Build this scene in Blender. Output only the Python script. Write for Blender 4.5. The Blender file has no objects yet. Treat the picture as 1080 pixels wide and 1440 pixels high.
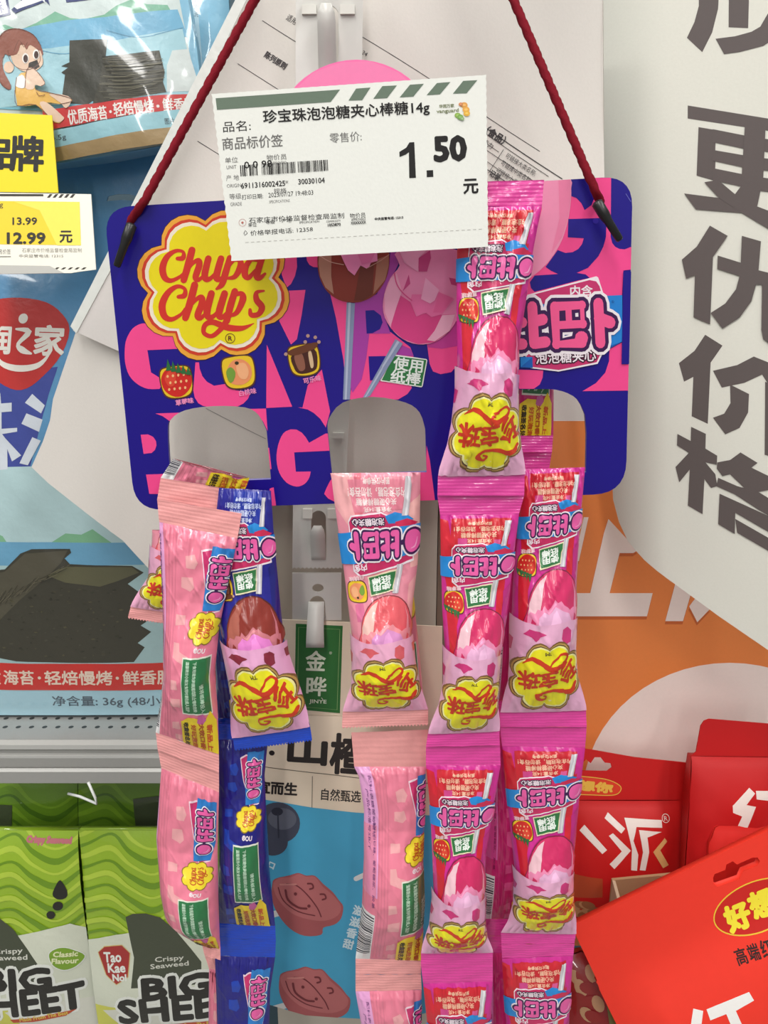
import bpy, math, random
from mathutils import Vector
from mathutils.geometry import tessellate_polygon, delaunay_2d_cdt

random.seed(7)
SC = bpy.context.scene
COL = SC.collection
R = math.radians

# ---------------------------------------------------------------- camera, world, lights, exposure
F = 1040.0                       # focal length in pixels of the 1080x1440 frame
PITCH = R(15)
CAM = Vector((0, 0, 0))          # the origin is the camera's place, 1.5 m above the floor
cd = bpy.data.cameras.new('camera'); cam = bpy.data.objects.new('camera', cd); COL.objects.link(cam)
cam.location = CAM; cam.rotation_euler = (R(90) - PITCH, 0, 0)
cd.sensor_fit = 'AUTO'; cd.sensor_width = 36; cd.lens = F / 1440 * 36
cd.clip_start = 0.01; cd.clip_end = 50
SC.camera = cam
W = bpy.data.worlds.new('store_air'); SC.world = W; W.use_nodes = True
W.node_tree.nodes['Background'].inputs[0].default_value = (0.93, 0.96, 1.0, 1)
W.node_tree.nodes['Background'].inputs[1].default_value = 0.27
vs = SC.view_settings
vs.view_transform = 'Standard'; vs.look = 'None'; vs.gamma = 1; vs.use_curve_mapping = False
vs.exposure = 0.0

def lamp(name, loc, rot, sx, sy, power, col=(1, 0.985, 0.95)):
    l = bpy.data.lights.new(name, 'AREA'); l.shape = 'RECTANGLE'; l.size = sx; l.size_y = sy
    l.energy = power; l.color = col
    o = bpy.data.objects.new(name, l); COL.objects.link(o); o.location = loc; o.rotation_euler = rot
    return o
lamp('ceiling_lamp', (-0.25, -0.50, 1.25), (R(18), 0, 0), 0.22, 1.5, 20)
lamp('ceiling_lamp', (0.85, -0.50, 1.25), (R(18), 0, 0), 0.22, 1.5, 18)
lamp('ceiling_lamp', (-1.3, -0.4, 1.25), (R(18), R(-14), 0), 0.22, 1.5, 15)
lamp('ceiling_lamp', (-0.45, -3.3, 1.3), (R(30), 0, 0), 0.11, 3.2, 34)
lamp('ceiling_lamp', (0.75, -3.3, 1.3), (R(30), 0, 0), 0.11, 3.2, 28)

FWD = Vector((0, math.cos(PITCH), -math.sin(PITCH)))
UPV = Vector((0, math.sin(PITCH), math.cos(PITCH)))
RGT = Vector((1, 0, 0))

def ray(px, py):
    return FWD + RGT * ((px - 540) / F) - UPV * ((py - 720) / F)

class Plane:
    """a flat sheet standing Y metres ahead at a point; tilt leans its top towards us, yaw turns its right side nearer"""
    def __init__(s, px, py, Y, tilt=0, yaw=0):
        d = ray(px, py); s.o = CAM + d * (Y / d.y)
        t, w = R(tilt), R(yaw)
        s.n = Vector((-math.sin(w) * math.cos(t), -math.cos(w) * math.cos(t), -math.sin(t))).normalized()
        s.k = (s.o - CAM).dot(s.n)
    def __call__(s, px, py, h=0.0):
        d = ray(px, py)
        return CAM + d * (s.k / d.dot(s.n)) + s.n * h

def at_(px, py, Y):
    d = ray(px, py); return CAM + d * (Y / d.y)

# ---------------------------------------------------------------- materials
def lin(c):
    c /= 255.0
    return c / 12.92 if c <= 0.04045 else ((c + 0.055) / 1.055) ** 2.4
FIN = {  # roughness, specular, coat, bump strength, bump scale
    'paper': (0.7, 0.25, 0.0, 0.05, 900), 'print': (0.42, 0.45, 0.15, 0.02, 500), 'film': (0.32, 0.5, 0.9, 0.25, 240),
    'foil': (0.26, 0.6, 0.7, 0.22, 330), 'matte': (0.55, 0.35, 0.0, 0.06, 200), 'plastic': (0.38, 0.5, 0.1, 0.02, 300),
    'metal': (0.4, 0.5, 0.0, 0.03, 300), 'cloth': (0.85, 0.2, 0.0, 0.3, 2500)}
_mats = {}
def mat(rgb, fin='print'):
    key = (tuple(rgb), fin)
    if key in _mats: return _mats[key]
    ro, sp, coat, bs, sc = FIN[fin]
    m = bpy.data.materials.new('%s_%02x%02x%02x' % ((fin,) + tuple(int(c) for c in rgb))); m.use_nodes = True
    nt = m.node_tree; b = nt.nodes['Principled BSDF']
    c = [lin(v) for v in rgb] + [1]
    geo = nt.nodes.new('ShaderNodeNewGeometry')
    nz = nt.nodes.new('ShaderNodeTexNoise'); nz.inputs['Scale'].default_value = sc; nz.inputs['Detail'].default_value = 3
    nt.links.new(geo.outputs['Position'], nz.inputs['Vector'])
    mx = nt.nodes.new('ShaderNodeMix'); mx.data_type = 'RGBA'; mx.inputs['Factor'].default_value = 0.5
    mx.inputs['A'].default_value = [v * 0.97 for v in c[:3]] + [1]; mx.inputs['B'].default_value = [min(1, v * 1.03) for v in c[:3]] + [1]
    nt.links.new(nz.outputs['Fac'], mx.inputs['Factor']); nt.links.new(mx.outputs['Result'], b.inputs['Base Color'])
    b.inputs['Roughness'].default_value = ro; b.inputs['Specular IOR Level'].default_value = sp
    b.inputs['Coat Weight'].default_value = coat; b.inputs['Coat Roughness'].default_value = 0.07
    if fin == 'metal': b.inputs['Metallic'].default_value = 0.35
    bp = nt.nodes.new('ShaderNodeBump'); bp.inputs['Strength'].default_value = bs; bp.inputs['Distance'].default_value = 0.001
    nt.links.new(nz.outputs['Fac'], bp.inputs['Height']); nt.links.new(bp.outputs['Normal'], b.inputs['Normal'])
    _mats[key] = m
    return m

# ---------------------------------------------------------------- 2D artwork
def smooth(pts, n=6, closed=False):
    out = []; N = len(pts)
    g = (lambda i: pts[i % N]) if closed else (lambda i: pts[max(0, min(N - 1, i))])
    for i in range(N if closed else N - 1):
        a, b, c, d = g(i - 1), g(i), g(i + 1), g(i + 2)
        for k in range(n):
            t = k / n
            out.append(tuple(0.5 * (2 * b[j] + (c[j] - a[j]) * t + (2 * a[j] - 5 * b[j] + 4 * c[j] - d[j]) * t * t
                                    + (3 * b[j] - a[j] - 3 * c[j] + d[j]) * t ** 3) for j in range(len(b))))
    if not closed: out.append(tuple(pts[-1]))
    return out

def tess(rings):
    vs3 = [[Vector((x, y, 0)) for x, y in r] for r in rings]
    flat = [p for r in rings for p in r]
    return [[flat[i] for i in t] for t in tessellate_polygon(vs3)]

def ellipse(cx, cy, rx, ry, rot=0, n=24):
    c, s = math.cos(R(rot)), math.sin(R(rot)); out = []
    for i in range(n):
        a = 2 * math.pi * i / n; x, y = rx * math.cos(a), ry * math.sin(a)
        out.append((cx + x * c - y * s, cy + x * s + y * c))
    return out

def blossom(cx, cy, rx, ry, rot=0, lobes=8, per=7):
    """outline of a flower badge with round lobes, a notch at its top"""
    d, rl = 0.655, 0.345; out = []
    for L in range(lobes):
        a0 = 2 * math.pi * (L + 0.5) / lobes - math.pi / 2 + R(rot); hw = math.pi / lobes
        for k in range(per):
            ph = -hw + 2 * hw * k / per
            r = d * math.cos(ph) + math.sqrt(max(0, rl * rl - (d * math.sin(ph)) ** 2))
            out.append((cx + rx * r * math.cos(a0 + ph), cy + ry * r * math.sin(a0 + ph)))
    return out

_glyph = {}
def glyphs(s):
    if s in _glyph: return _glyph[s]
    c = bpy.data.curves.new('text', 'FONT'); c.body = s; c.resolution_u = 2; c.fill_mode = 'FRONT'; c.space_line = 0.95
    c.align_x = 'CENTER'
    o = bpy.data.objects.new('text', c); COL.objects.link(o)
    dg = bpy.context.evaluated_depsgraph_get()
    m = bpy.data.meshes.new_from_object(o.evaluated_get(dg))
    v = [(p.co.x, p.co.y) for p in m.vertices]; f = [tuple(p.vertices) for p in m.polygons]
    bpy.data.objects.remove(o); bpy.data.curves.remove(c); bpy.data.meshes.remove(m)
    x0, x1 = min(p[0] for p in v), max(p[0] for p in v); y0, y1 = min(p[1] for p in v), max(p[1] for p in v)
    v = [((x - (x0 + x1) / 2) / max(x1 - x0, 1e-6), -(y - (y0 + y1) / 2) / max(y1 - y0, 1e-6)) for x, y in v]
    cnt = {}
    for p in f:
        for i in range(len(p)):
            e = tuple(sorted((p[i], p[(i + 1) % len(p)]))); cnt[e] = cnt.get(e, 0) + 1
    tri = []
    for p in f:
        for i in range(1, len(p) - 1): tri.append((p[0], p[i], p[i + 1]))
    _glyph[s] = (v, tri, [e for e, n in cnt.items() if n == 1])
    return _glyph[s]

class Art:
    def __init__(s): s.items = []          # (triangles, colour key, bbox, layer)
    def add(s, tris, col):
        if not tris: return
        xs = [p[0] for t in tris for p in t]; ys = [p[1] for t in tris for p in t]
        bb = (min(xs), min(ys), max(xs), max(ys)); lay = 1
        for _, _, b, l in s.items:
            if b[0] < bb[2] and b[2] > bb[0] and b[1] < bb[3] and b[3] > bb[1]: lay = max(lay, int(l) + 1)
        s.items.append((tris, col, bb, lay))
    def poly(s, pts, col, holes=(), sm=0, xf=None):
        if xf: pts = [xf(p) for p in pts]; holes = [[xf(p) for p in h] for h in holes]
        if sm: pts = smooth(pts, sm, True)
        s.add(tess([list(pts)] + [list(h) for h in holes]), col)
    def rect(s, x0, y0, x1, y1, col): s.poly([(x0, y0), (x1, y0), (x1, y1), (x0, y1)], col)
    def ell(s, cx, cy, rx, ry, col, rot=0, n=24): s.poly(ellipse(cx, cy, rx, ry, rot, n), col)
    def line(s, pts, w, col, sm=0, closed=False, caps=True, xf=None, flat=False):
        t = ribbon(pts, w, sm, closed, caps, xf)
        s.add(union(t) if (len(pts) > 2 or caps) else t, col)
    def text(s, t, cx, cy, w, h, col, rot=0, bold=0, shear=0, out=()):
        v, tri, bd = glyphs(t); c, sn = math.cos(R(rot)), math.sin(R(rot))
        P = []
        for x, y in v:
            x, y = x * w - shear * y * h, y * h
            P.append((cx + x * c - y * sn, cy + x * sn + y * c))
        t0 = [[P[i] for i in t3] for t3 in tri]
        def lay_down(r, cc):
            s.add(t0, cc)
            if r < .12: return
            d1, d2 = dilate(P, bd, r); xs = [p[0] for t_ in d1 for p in t_]; ys = [p[1] for t_ in d1 for p in t_]
            L = s.items[-1][3]; bb = (min(xs), min(ys), max(xs), max(ys))
            s.items[-1] = (t0, cc, bb, L)
            for k in range(15):      # thickened strokes lie a hair above one another, never in one plane
                if d1[k::15]: s.items.append(([t_ for q in d1[k::15] for t_ in ([q[0], q[1], q[2]], [q[0], q[2], q[3]])], cc, bb, L + .03 * (k + 1)))
                if d2[k::15]: s.items.append(([[q[0], q[a_], q[a_ + 1]] for q in d2[k::15] for a_ in range(1, 5)], cc, bb, L + .03 * (k + 16)))
        for r, cc in sorted(out, key=lambda q: -q[0]): lay_down(r + bold, cc)
        lay_down(bold, col)
    def put(s, art, xf):
        for tris, col, _, _ in art.items: s.add([[xf(p) for p in t] for t in tris], col)

def dilate(P, bd, r):
    """bars along an outline's edges and discs at its corners"""
    bars, discs, used = [], [], set()
    for i, j in bd:
        (ax, ay), (bx, by) = P[i], P[j]; L = math.hypot(bx - ax, by - ay) or 1
        nx, ny = -(by - ay) / L * r, (bx - ax) / L * r
        bars.append([(ax + nx, ay + ny), (bx + nx, by + ny), (bx - nx, by - ny), (ax - nx, ay - ny)])
        for k in (i, j):
            if k in used: continue
            used.add(k); x, y = P[k]; discs.append([(x + r * math.cos(a * math.pi / 3), y + r * math.sin(a * math.pi / 3)) for a in range(6)])
    return bars, discs

def ribbon(pts, w, sm=0, closed=False, caps=True, xf=None):
    """a brush stroke; w is one width or a list of widths along the points"""
    if xf: pts = [xf(p) for p in pts]
    ws = w if isinstance(w, (list, tuple)) else [w] * len(pts)
    q = [(x, y, ws[i]) for i, (x, y) in enumerate(pts)]
    if sm: q = smooth(q, sm, closed)
    if closed: q.append(q[0])
    L, Rr = [], []
    for i, (x, y, wd) in enumerate(q):
        a = q[i - 1] if i else (q[-2] if closed else q[0]); b = q[i + 1] if i < len(q) - 1 else (q[1] if closed else q[-1])
        dx, dy = b[0] - a[0], b[1] - a[1]; l = math.hypot(dx, dy) or 1
        L.append((x - dy / l * wd / 2, y + dx / l * wd / 2)); Rr.append((x + dy / l * wd / 2, y - dx / l * wd / 2))
    out = []
    for i in range(len(q) - 1):
        out += [[L[i], L[i + 1], Rr[i + 1]], [L[i], Rr[i + 1], Rr[i]]]
    if caps and not closed:
        for x, y, wd in (q[0], q[-1]):
            e = ellipse(x, y, wd / 2, wd / 2, 0, 10); out += [[e[0], e[k], e[k + 1]] for k in range(1, 9)]
    return out

def union(tris):
    """one clean triangulation of overlapping pieces"""
    vv, ff = [], []
    for t in tris:
        ar = sum(t[i][0] * t[(i + 1) % len(t)][1] - t[(i + 1) % len(t)][0] * t[i][1] for i in range(len(t)))
        if abs(ar) < 1e-7: continue
        ff.append(list(range(len(vv), len(vv) + len(t)))); vv += [Vector((p[0], p[1])) for p in (t if ar > 0 else t[::-1])]
    v, e, f, ov, oe, of = delaunay_2d_cdt(vv, [], ff, 0, 1e-4)
    return [[(v[i].x, v[i].y) for i in t] for t, o in zip(f, of) if o]

def clip_half(poly, ax, lim, keep_less):
    out = []; n = len(poly)
    for i in range(n):
        a, b = poly[i], poly[(i + 1) % n]
        ia = (a[ax] <= lim) if keep_less else (a[ax] >= lim); ib = (b[ax] <= lim) if keep_less else (b[ax] >= lim)
        if ia: out.append(a)
        if ia != ib:
            t = (lim - a[ax]) / (b[ax] - a[ax]); p = [a[0] + (b[0] - a[0]) * t, a[1] + (b[1] - a[1]) * t]; p[ax] = lim
            out.append(tuple(p))
    return out

def clip_tri(poly, tri):
    """part of a convex polygon inside a triangle"""
    area = (tri[1][0] - tri[0][0]) * (tri[2][1] - tri[0][1]) - (tri[2][0] - tri[0][0]) * (tri[1][1] - tri[0][1])
    sg = 1 if area > 0 else -1
    for k in range(3):
        (ax, ay), (bx, by) = tri[k], tri[(k + 1) % 3]
        d = [sg * ((bx - ax) * (p[1] - ay) - (by - ay) * (p[0] - ax)) for p in poly]
        out = []; n = len(poly)
        for i in range(n):
            j = (i + 1) % n
            if d[i] >= 0: out.append(poly[i])
            if (d[i] >= 0) != (d[j] >= 0):
                t = d[i] / (d[i] - d[j])
                out.append((poly[i][0] + (poly[j][0] - poly[i][0]) * t, poly[i][1] + (poly[j][1] - poly[i][1]) * t))
        poly = out
        if len(poly) < 3: return []
    return poly

def clip_to(tris, region):
    bbs = [(min(p[0] for p in t), min(p[1] for p in t), max(p[0] for p in t), max(p[1] for p in t)) for t in region]
    out = []
    for t in tris:
        b = (min(p[0] for p in t), min(p[1] for p in t), max(p[0] for p in t), max(p[1] for p in t))
        for r, q in zip(region, bbs):
            if q[0] < b[2] and q[2] > b[0] and q[1] < b[3] and q[3] > b[1]:
                c = clip_tri(t, r)
                if len(c) > 2: out.append(c)
    return out

def clip_diag(poly, gx, gy, k, keep_less):
    out = []; n = len(poly); d = [p[0] / gx - p[1] / gy - k for p in poly]
    for i in range(n):
        j = (i + 1) % n; ia = d[i] <= 1e-9 if keep_less else d[i] >= -1e-9; ib = d[j] <= 1e-9 if keep_less else d[j] >= -1e-9
        if ia: out.append(poly[i])
        if ia != ib:
            t = d[i] / (d[i] - d[j]); out.append((poly[i][0] + (poly[j][0] - poly[i][0]) * t, poly[i][1] + (poly[j][1] - poly[i][1]) * t))
    return out

def grid_cut(polys, gx, gy):
    """cut polygons along a triangle grid, so that every piece lies on one flat facet"""
    if not gx: return polys
    for ax, g in ((0, gx), (1, gy)):
        out = []
        for p in polys:
            lo, hi = min(q[ax] for q in p), max(q[ax] for q in p)
            k0, k1 = math.floor(lo / g + 1e-7), math.ceil(hi / g - 1e-7)
            if k1 - k0 <= 1: out.append(p); continue
            rest = p
            for k in range(k0 + 1, k1):
                a = clip_half(rest, ax, k * g, True); rest = clip_half(rest, ax, k * g, False)
                if len(a) > 2: out.append(a)
                if len(rest) < 3: break
            if len(rest) > 2: out.append(rest)
        polys = out
    out = []
    for p in polys:
        d = [q[0] / gx - q[1] / gy for q in p]; lo, hi = min(d), max(d)
        k = round((lo + hi) / 2)
        done = False
        for kk in (k - 1, k, k + 1):
            if lo < kk - 1e-6 and hi > kk + 1e-6:
                a = clip_diag(p, gx, gy, kk, True); b = clip_diag(p, gx, gy, kk, False)
                if len(a) > 2: out.append(a)
                if len(b) > 2: out.append(b)
                done = True; break
        if not done: out.append(p)
    return out

class Facets:
    """a surface sampled on the triangle grid: f(x, y) -> (point, normal), read back flat over every facet"""
    def __init__(s, f, gx, gy): s.f, s.gx, s.gy, s.c = f, gx, gy, {}
    def g(s, i, j):
        if (i, j) not in s.c: s.c[(i, j)] = s.f(i * s.gx, j * s.gy)
        return s.c[(i, j)]
    def __call__(s, x, y):
        u, v = x / s.gx, y / s.gy; i, j = math.floor(u + 1e-9), math.floor(v + 1e-9); u -= i; v -= j
        A, D = s.g(i, j), s.g(i + 1, j + 1)
        if u < 1e-7 and v < 1e-7: return A
        if u >= v:
            B = s.g(i + 1, j); w = (1 - u, u - v, v)
        else:
            B = s.g(i, j + 1); w = (1 - v, v - u, u)
        return A[0] * w[0] + B[0] * w[1] + D[0] * w[2], (A[1] * w[0] + B[1] * w[1] + D[1] * w[2]).normalized()

def newell(P):
    n = Vector((0, 0, 0))
    for i in range(len(P)): n += (P[i] - P[0]).cross(P[(i + 1) % len(P)] - P[0])
    return n

# ---------------------------------------------------------------- meshes and things
EPS = 6.5e-5
class MB:
    def __init__(s): s.v = []; s.f = []; s.mi = []; s.mats = []; s.key = {}; s.nrm = {}; s.sm = []
    def slot(s, m):
        if m not in s.mats: s.mats.append(m)
        return s.mats.index(m)
    def vert(s, p, n=None):
        k = (round(p[0], 7), round(p[1], 7), round(p[2], 7))
        if k in s.key: return s.key[k]
        s.v.append(tuple(p)); i = s.key[k] = len(s.v) - 1
        if n is not None: s.nrm[i] = n
        return i
    def face(s, pts, m, smooth_=False, nrm=None):
        ids = [s.vert(p, nrm[i] if nrm else None) for i, p in enumerate(pts)]
        u = []
        for i in ids:
            if i not in u: u.append(i)
        if len(u) < 3: return
        s.f.append(u); s.mi.append(s.slot(m)); s.sm.append(smooth_)
    def box(s, lo, hi, m):
        x0, y0, z0 = lo; x1, y1, z1 = hi
        c = [(x0, y0, z0), (x1, y0, z0), (x1, y1, z0), (x0, y1, z0), (x0, y0, z1), (x1, y0, z1), (x1, y1, z1), (x0, y1, z1)]
        for q in ((0, 3, 2, 1), (4, 5, 6, 7), (0, 1, 5, 4), (1, 2, 6, 5), (2, 3, 7, 6), (3, 0, 4, 7)): s.face([c[i] for i in q], m)
    def tube(s, pts, rad, m, n=10, twist=0.0, lobes=0, cap=True):
        pts = [Vector(p) for p in pts]; rr = rad if isinstance(rad, (list, tuple)) else [rad] * len(pts); rings = []
        ref = Vector((0, 1, 0.01)); dist = 0
        for i, p in enumerate(pts):
            t = (pts[min(i + 1, len(pts) - 1)] - pts[max(i - 1, 0)]).normalized()
            a = t.cross(ref).normalized(); b = t.cross(a)
            if i: dist += (p - pts[i - 1]).length
            ring = []
            for k in range(n):
                an = 2 * math.pi * k / n; r = rr[i] * (1 + (0.16 * math.cos(lobes * (an - twist * dist)) if lobes else 0))
                ring.append(p + a * (r * math.cos(an)) + b * (r * math.sin(an)))
            rings.append(ring)
        for i in range(len(rings) - 1):
            for k in range(n): s.face([rings[i][k], rings[i][(k + 1) % n], rings[i + 1][(k + 1) % n], rings[i + 1][k]], m, True)
        if cap: s.face(rings[0][::-1], m); s.face(rings[-1], m)
    def build(s, name, parent=None, loc=None):
        me = bpy.data.meshes.new(name); o = Vector(loc) if loc is not None else Vector((0, 0, 0))
        if parent is not None and loc is None: o = parent.location.copy()
        me.from_pydata([tuple(Vector(p) - o) for p in s.v], [], s.f)
        for m in s.mats: me.materials.append(m)
        me.polygons.foreach_set('material_index', s.mi); me.polygons.foreach_set('use_smooth', s.sm); me.update()
        if s.nrm:
            me.normals_split_custom_set_from_vertices([tuple(s.nrm.get(i, (0, 0, 0))) for i in range(len(s.v))])
        ob = bpy.data.objects.new(name, me); COL.objects.link(ob)
        if parent is not None: ob.parent = parent
        else: ob.location = o
        return ob

def tag(o, label=None, cat=None, group=None, kind=None):
    if label: o['label'] = label
    if cat: o['category'] = cat
    if group: o['group'] = group
    if kind: o['kind'] = kind
    return o
def thing(name, label, cat, loc, group=None):
    o = bpy.data.objects.new(name, None); COL.objects.link(o); o.location = loc; o.empty_display_size = 0.02
    return tag(o, label, cat, group)

def sheet(mb, mp, outline, base, art=None, holes=(), thick=0.0005, bulge=None, cell=0, back=None, layer0=0, edge=None):
    """a printed sheet: base colour, printed layers on it, a back and cut edges; mp(x, y, h) puts it in space"""
    bg = bulge or (lambda x, y: 0.0)
    reg = tess([list(outline)] + [list(h) for h in holes])
    def nr(x, y):
        e = 0.6
        a = mp(x + e, y, bg(x + e, y)) - mp(x - e, y, bg(x - e, y)); b = mp(x, y + e, bg(x, y + e)) - mp(x, y - e, bg(x, y - e))
        n = a.cross(b).normalized()
        return n if n.dot(CAM - mp(x, y, 0)) > 0 else -n
    fc = Facets(lambda x, y: (mp(x, y, bg(x, y)), nr(x, y)), cell, cell) if bulge else None
    flat_n = None if bulge else nr(*outline[0])
    def emit(polys, m, lay):
        for p in grid_cut(polys, cell, cell) if bulge else polys:
            if bulge:
                q = [fc(x, y) for x, y in p]; N = [n for _, n in q]; P = [c + n * (lay * EPS) for c, n in q]
            else:
                N = None; P = [mp(x, y, lay * EPS) for x, y in p]
            if newell(P).dot(N[0] if N else flat_n) < 0: P = P[::-1]; N = N[::-1] if N else None
            mb.face(P, m, bool(bulge), N)
    emit(reg, mat(*base), layer0)
    if art:
        for tris, col, bb, lay in art.items: emit(clip_to(tris, reg), mat(*col), layer0 + lay)
    if thick:
        bm_ = mat(*(back or base))
        for t in (grid_cut(reg, cell * 2, cell * 2) if bulge else reg):
            P = [mp(x, y, (bg(x, y) if callable(thick) is False and thick < 0.003 else -bg(x, y) * 0.5) - thick) for x, y in t]
            if (P[1] - P[0]).cross(P[2] - P[0]).dot(CAM - P[0]) > 0: P = P[::-1]
            mb.face(P, bm_)
        em = mat(*(edge or back or base))
        for ring in [outline] + list(holes):
            for i in range(len(ring)):
                (ax, ay), (bx, by) = ring[i], ring[(i + 1) % len(ring)]
                mb.face([mp(ax, ay, bg(ax, ay)), mp(bx, by, bg(bx, by)),
                         mp(bx, by, (bg(bx, by) if thick < 0.003 else -bg(bx, by) * 0.5) - thick),
                         mp(ax, ay, (bg(ax, ay) if thick < 0.003 else -bg(ax, ay) * 0.5) - thick)], em)
    return mb

def K(ox, oy, s):
    def f(*p):
        if len(p) == 2 and not isinstance(p[0], (tuple, list)): return (ox + p[0] / s, oy + p[1] / s)
        if len(p) == 1 and not isinstance(p[0][0], (tuple, list)): return (ox + p[0][0] / s, oy + p[0][1] / s)
        return [(ox + x / s, oy + y / s) for x, y in (p[0] if len(p) == 1 else p)]
    f.s = s
    return f

def roundpoly(corners, n=6):
    """corners: (x, y, radius)"""
    out = []; N = len(corners)
    for i in range(N):
        x, y, r = corners[i]; a = corners[i - 1]; b = corners[(i + 1) % N]
        if r <= 0: out.append((x, y)); continue
        la = math.hypot(a[0] - x, a[1] - y); lb = math.hypot(b[0] - x, b[1] - y)
        p = (x + (a[0] - x) / la * r, y + (a[1] - y) / la * r); q = (x + (b[0] - x) / lb * r, y + (b[1] - y) / lb * r)
        for k in range(n + 1):
            t = k / n; out.append(((1 - t) ** 2 * p[0] + 2 * t * (1 - t) * x + t * t * q[0], (1 - t) ** 2 * p[1] + 2 * t * (1 - t) * y + t * t * q[1]))
    return out

def jag(p, q, n, amp):
    """points of a torn or pinked edge from p to q, q left out"""
    out = []; dx, dy = q[0] - p[0], q[1] - p[1]; l = math.hypot(dx, dy)
    for i in range(n):
        t = i / n; a = amp * (1 if i % 2 else 0)
        out.append((p[0] + dx * t - dy / l * a, p[1] + dy * t + dx / l * a))
    return out

# ---------------------------------------------------------------- emblems shared by several prints
def bubble_logo(art, xf, sc, pink=(238, 96, 168), ball=True, fin='film', pal=None):
    S = [([(-1.25, -.42), (-1.25, .36)], .24), ([(-1.25, -.1), (-1.0, -.1)], .24), ([(-1.25, .36), (-1.02, .36)], .24),
         ([(-.74, -.42), (-.74, .36)], .24), ([(-.74, -.1), (-.5, -.14)], .24), ([(-.74, .36), (-.46, .34)], .24),
         ([(-.2, -.4), (.46, -.4), (.46, .0), (-.2, .0), (-.2, -.4)], .2), ([(.13, -.4), (.13, .0)], .15),
         ([(-.2, -.4), (-.2, .4), (.42, .4)], .22), ([(.40, .3), (.42, .3)], .3),
         ([(.86, -.42), (.86, .42)], .24), ([(.86, -.1), (1.12, .0)], .26)]
    if ball: S.append(([(-1.5, 0), (-1.7, 0)], .02))
    wh, pu = ((250, 240, 245), fin), ((60, 20, 80), fin)
    for add, col in ((.30, wh), (.17, pu), (0, (pink, fin))):
        if ball:
            r = .42 + add * 0.55
            art.add(tess([[xf(p) for p in ellipse(-2.05, 0, r, r, 0, 24)]]), col)
        tr = []
        for pts, w in S:
            if w < .05 and add == 0: continue
            tr += ribbon(pts, w + add)
            for p in pts: 
                e = ellipse(p[0], p[1], (w + add) / 2, (w + add) / 2, 0, 10); tr += [[e[0], e[k], e[k + 1]] for k in range(1, 9)]
        art.add([[xf(p) for p in t] for t in union(tr)], col)
    if ball:
        art.add([[xf(p) for p in t] for t in ribbon([(-2.3, .1), (-2.2, -.2), (-1.98, -.28)], [.02, .07, .02], 4)], ((248, 170, 210), fin))

k1 = K(130, 270, 5.4); k3c = lambda x, y: (x + 918, y + 378)
def script_logo():
    """two lines of red brush script, in the coordinates of the crop k1"""
    tr = []
    def st(pts, w): tr.extend(ribbon(pts, [q * 1.14 for q in w], 5))
    st([(648, 505), (690, 500), (690, 455), (635, 447), (570, 490), (535, 575), (552, 650), (600, 672), (670, 640), (705, 600)], [26, 34, 22, 26, 38, 46, 42, 30, 22, 16])
    st([(758, 440), (728, 555), (695, 668)], [46, 48, 44]); st([(715, 610), (765, 540), (808, 520), (812, 560), (785, 645), (808, 666), (850, 630)], [18, 24, 36, 44, 42, 30, 16])
    st([(882, 505), (855, 620), (865, 662), (905, 650), (955, 590)], [44, 46, 40, 28, 18]); st([(978, 505), (943, 640), (965, 664), (1005, 630)], [44, 46, 32, 18])
    st([(1045, 500), (1010, 620), (985, 700), (945, 735)], [40, 46, 40, 18]); st([(1030, 580), (1075, 520), (1120, 520), (1125, 565), (1085, 640), (1030, 655)], [18, 22, 36, 44, 34, 20])
    st([(1255, 520), (1205, 515), (1165, 570), (1160, 630), (1190, 648), (1240, 590)], [20, 30, 42, 44, 34, 18]); st([(1290, 500), (1250, 630), (1272, 652), (1312, 620)], [40, 46, 34, 18])
    st([(655, 795), (700, 785), (702, 735), (645, 717), (575, 765), (532, 855), (548, 940), (602, 966), (672, 930), (705, 885)], [26, 36, 24, 28, 40, 48, 44, 32, 22, 16])
    st([(778, 705), (745, 835), (708, 955)], [48, 50, 46]); st([(728, 890), (785, 820), (830, 798), (832, 850), (800, 935), (822, 957), (872, 910)], [18, 26, 38, 46, 44, 32, 16])
    st([(905, 770), (872, 900), (884, 950), (930, 935), (985, 860)], [46, 48, 42, 28, 18]); st([(1005, 770), (962, 920), (988, 950), (1030, 905)], [46, 48, 34, 18])
    st([k3c(165, 375), k3c(130, 490), k3c(105, 600)], [44, 48, 42]); st([k3c(120, 470), k3c(170, 405), k3c(215, 395), k3c(225, 440), k3c(180, 535), k3c(125, 562)], [18, 24, 38, 46, 34, 20])
    st([k3c(385, 372), k3c(330, 385), k3c(330, 440), k3c(370, 495), k3c(345, 548), k3c(290, 555), k3c(280, 515)], [14, 28, 42, 44, 36, 34, 22])
    st([k3c(108, 590), k3c(60, 660), k3c(-10, 715), k3c(-70, 690), k3c(-60, 630), k3c(0, 610), k3c(110, 650), k3c(220, 655), k3c(310, 618)], [44, 34, 30, 30, 34, 38, 44, 34, 4])
    return tr
SCRIPT = [[k1(*p) for p in t] for t in union(script_logo())]       # in photo pixels, badge centre (300, 401)

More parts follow.
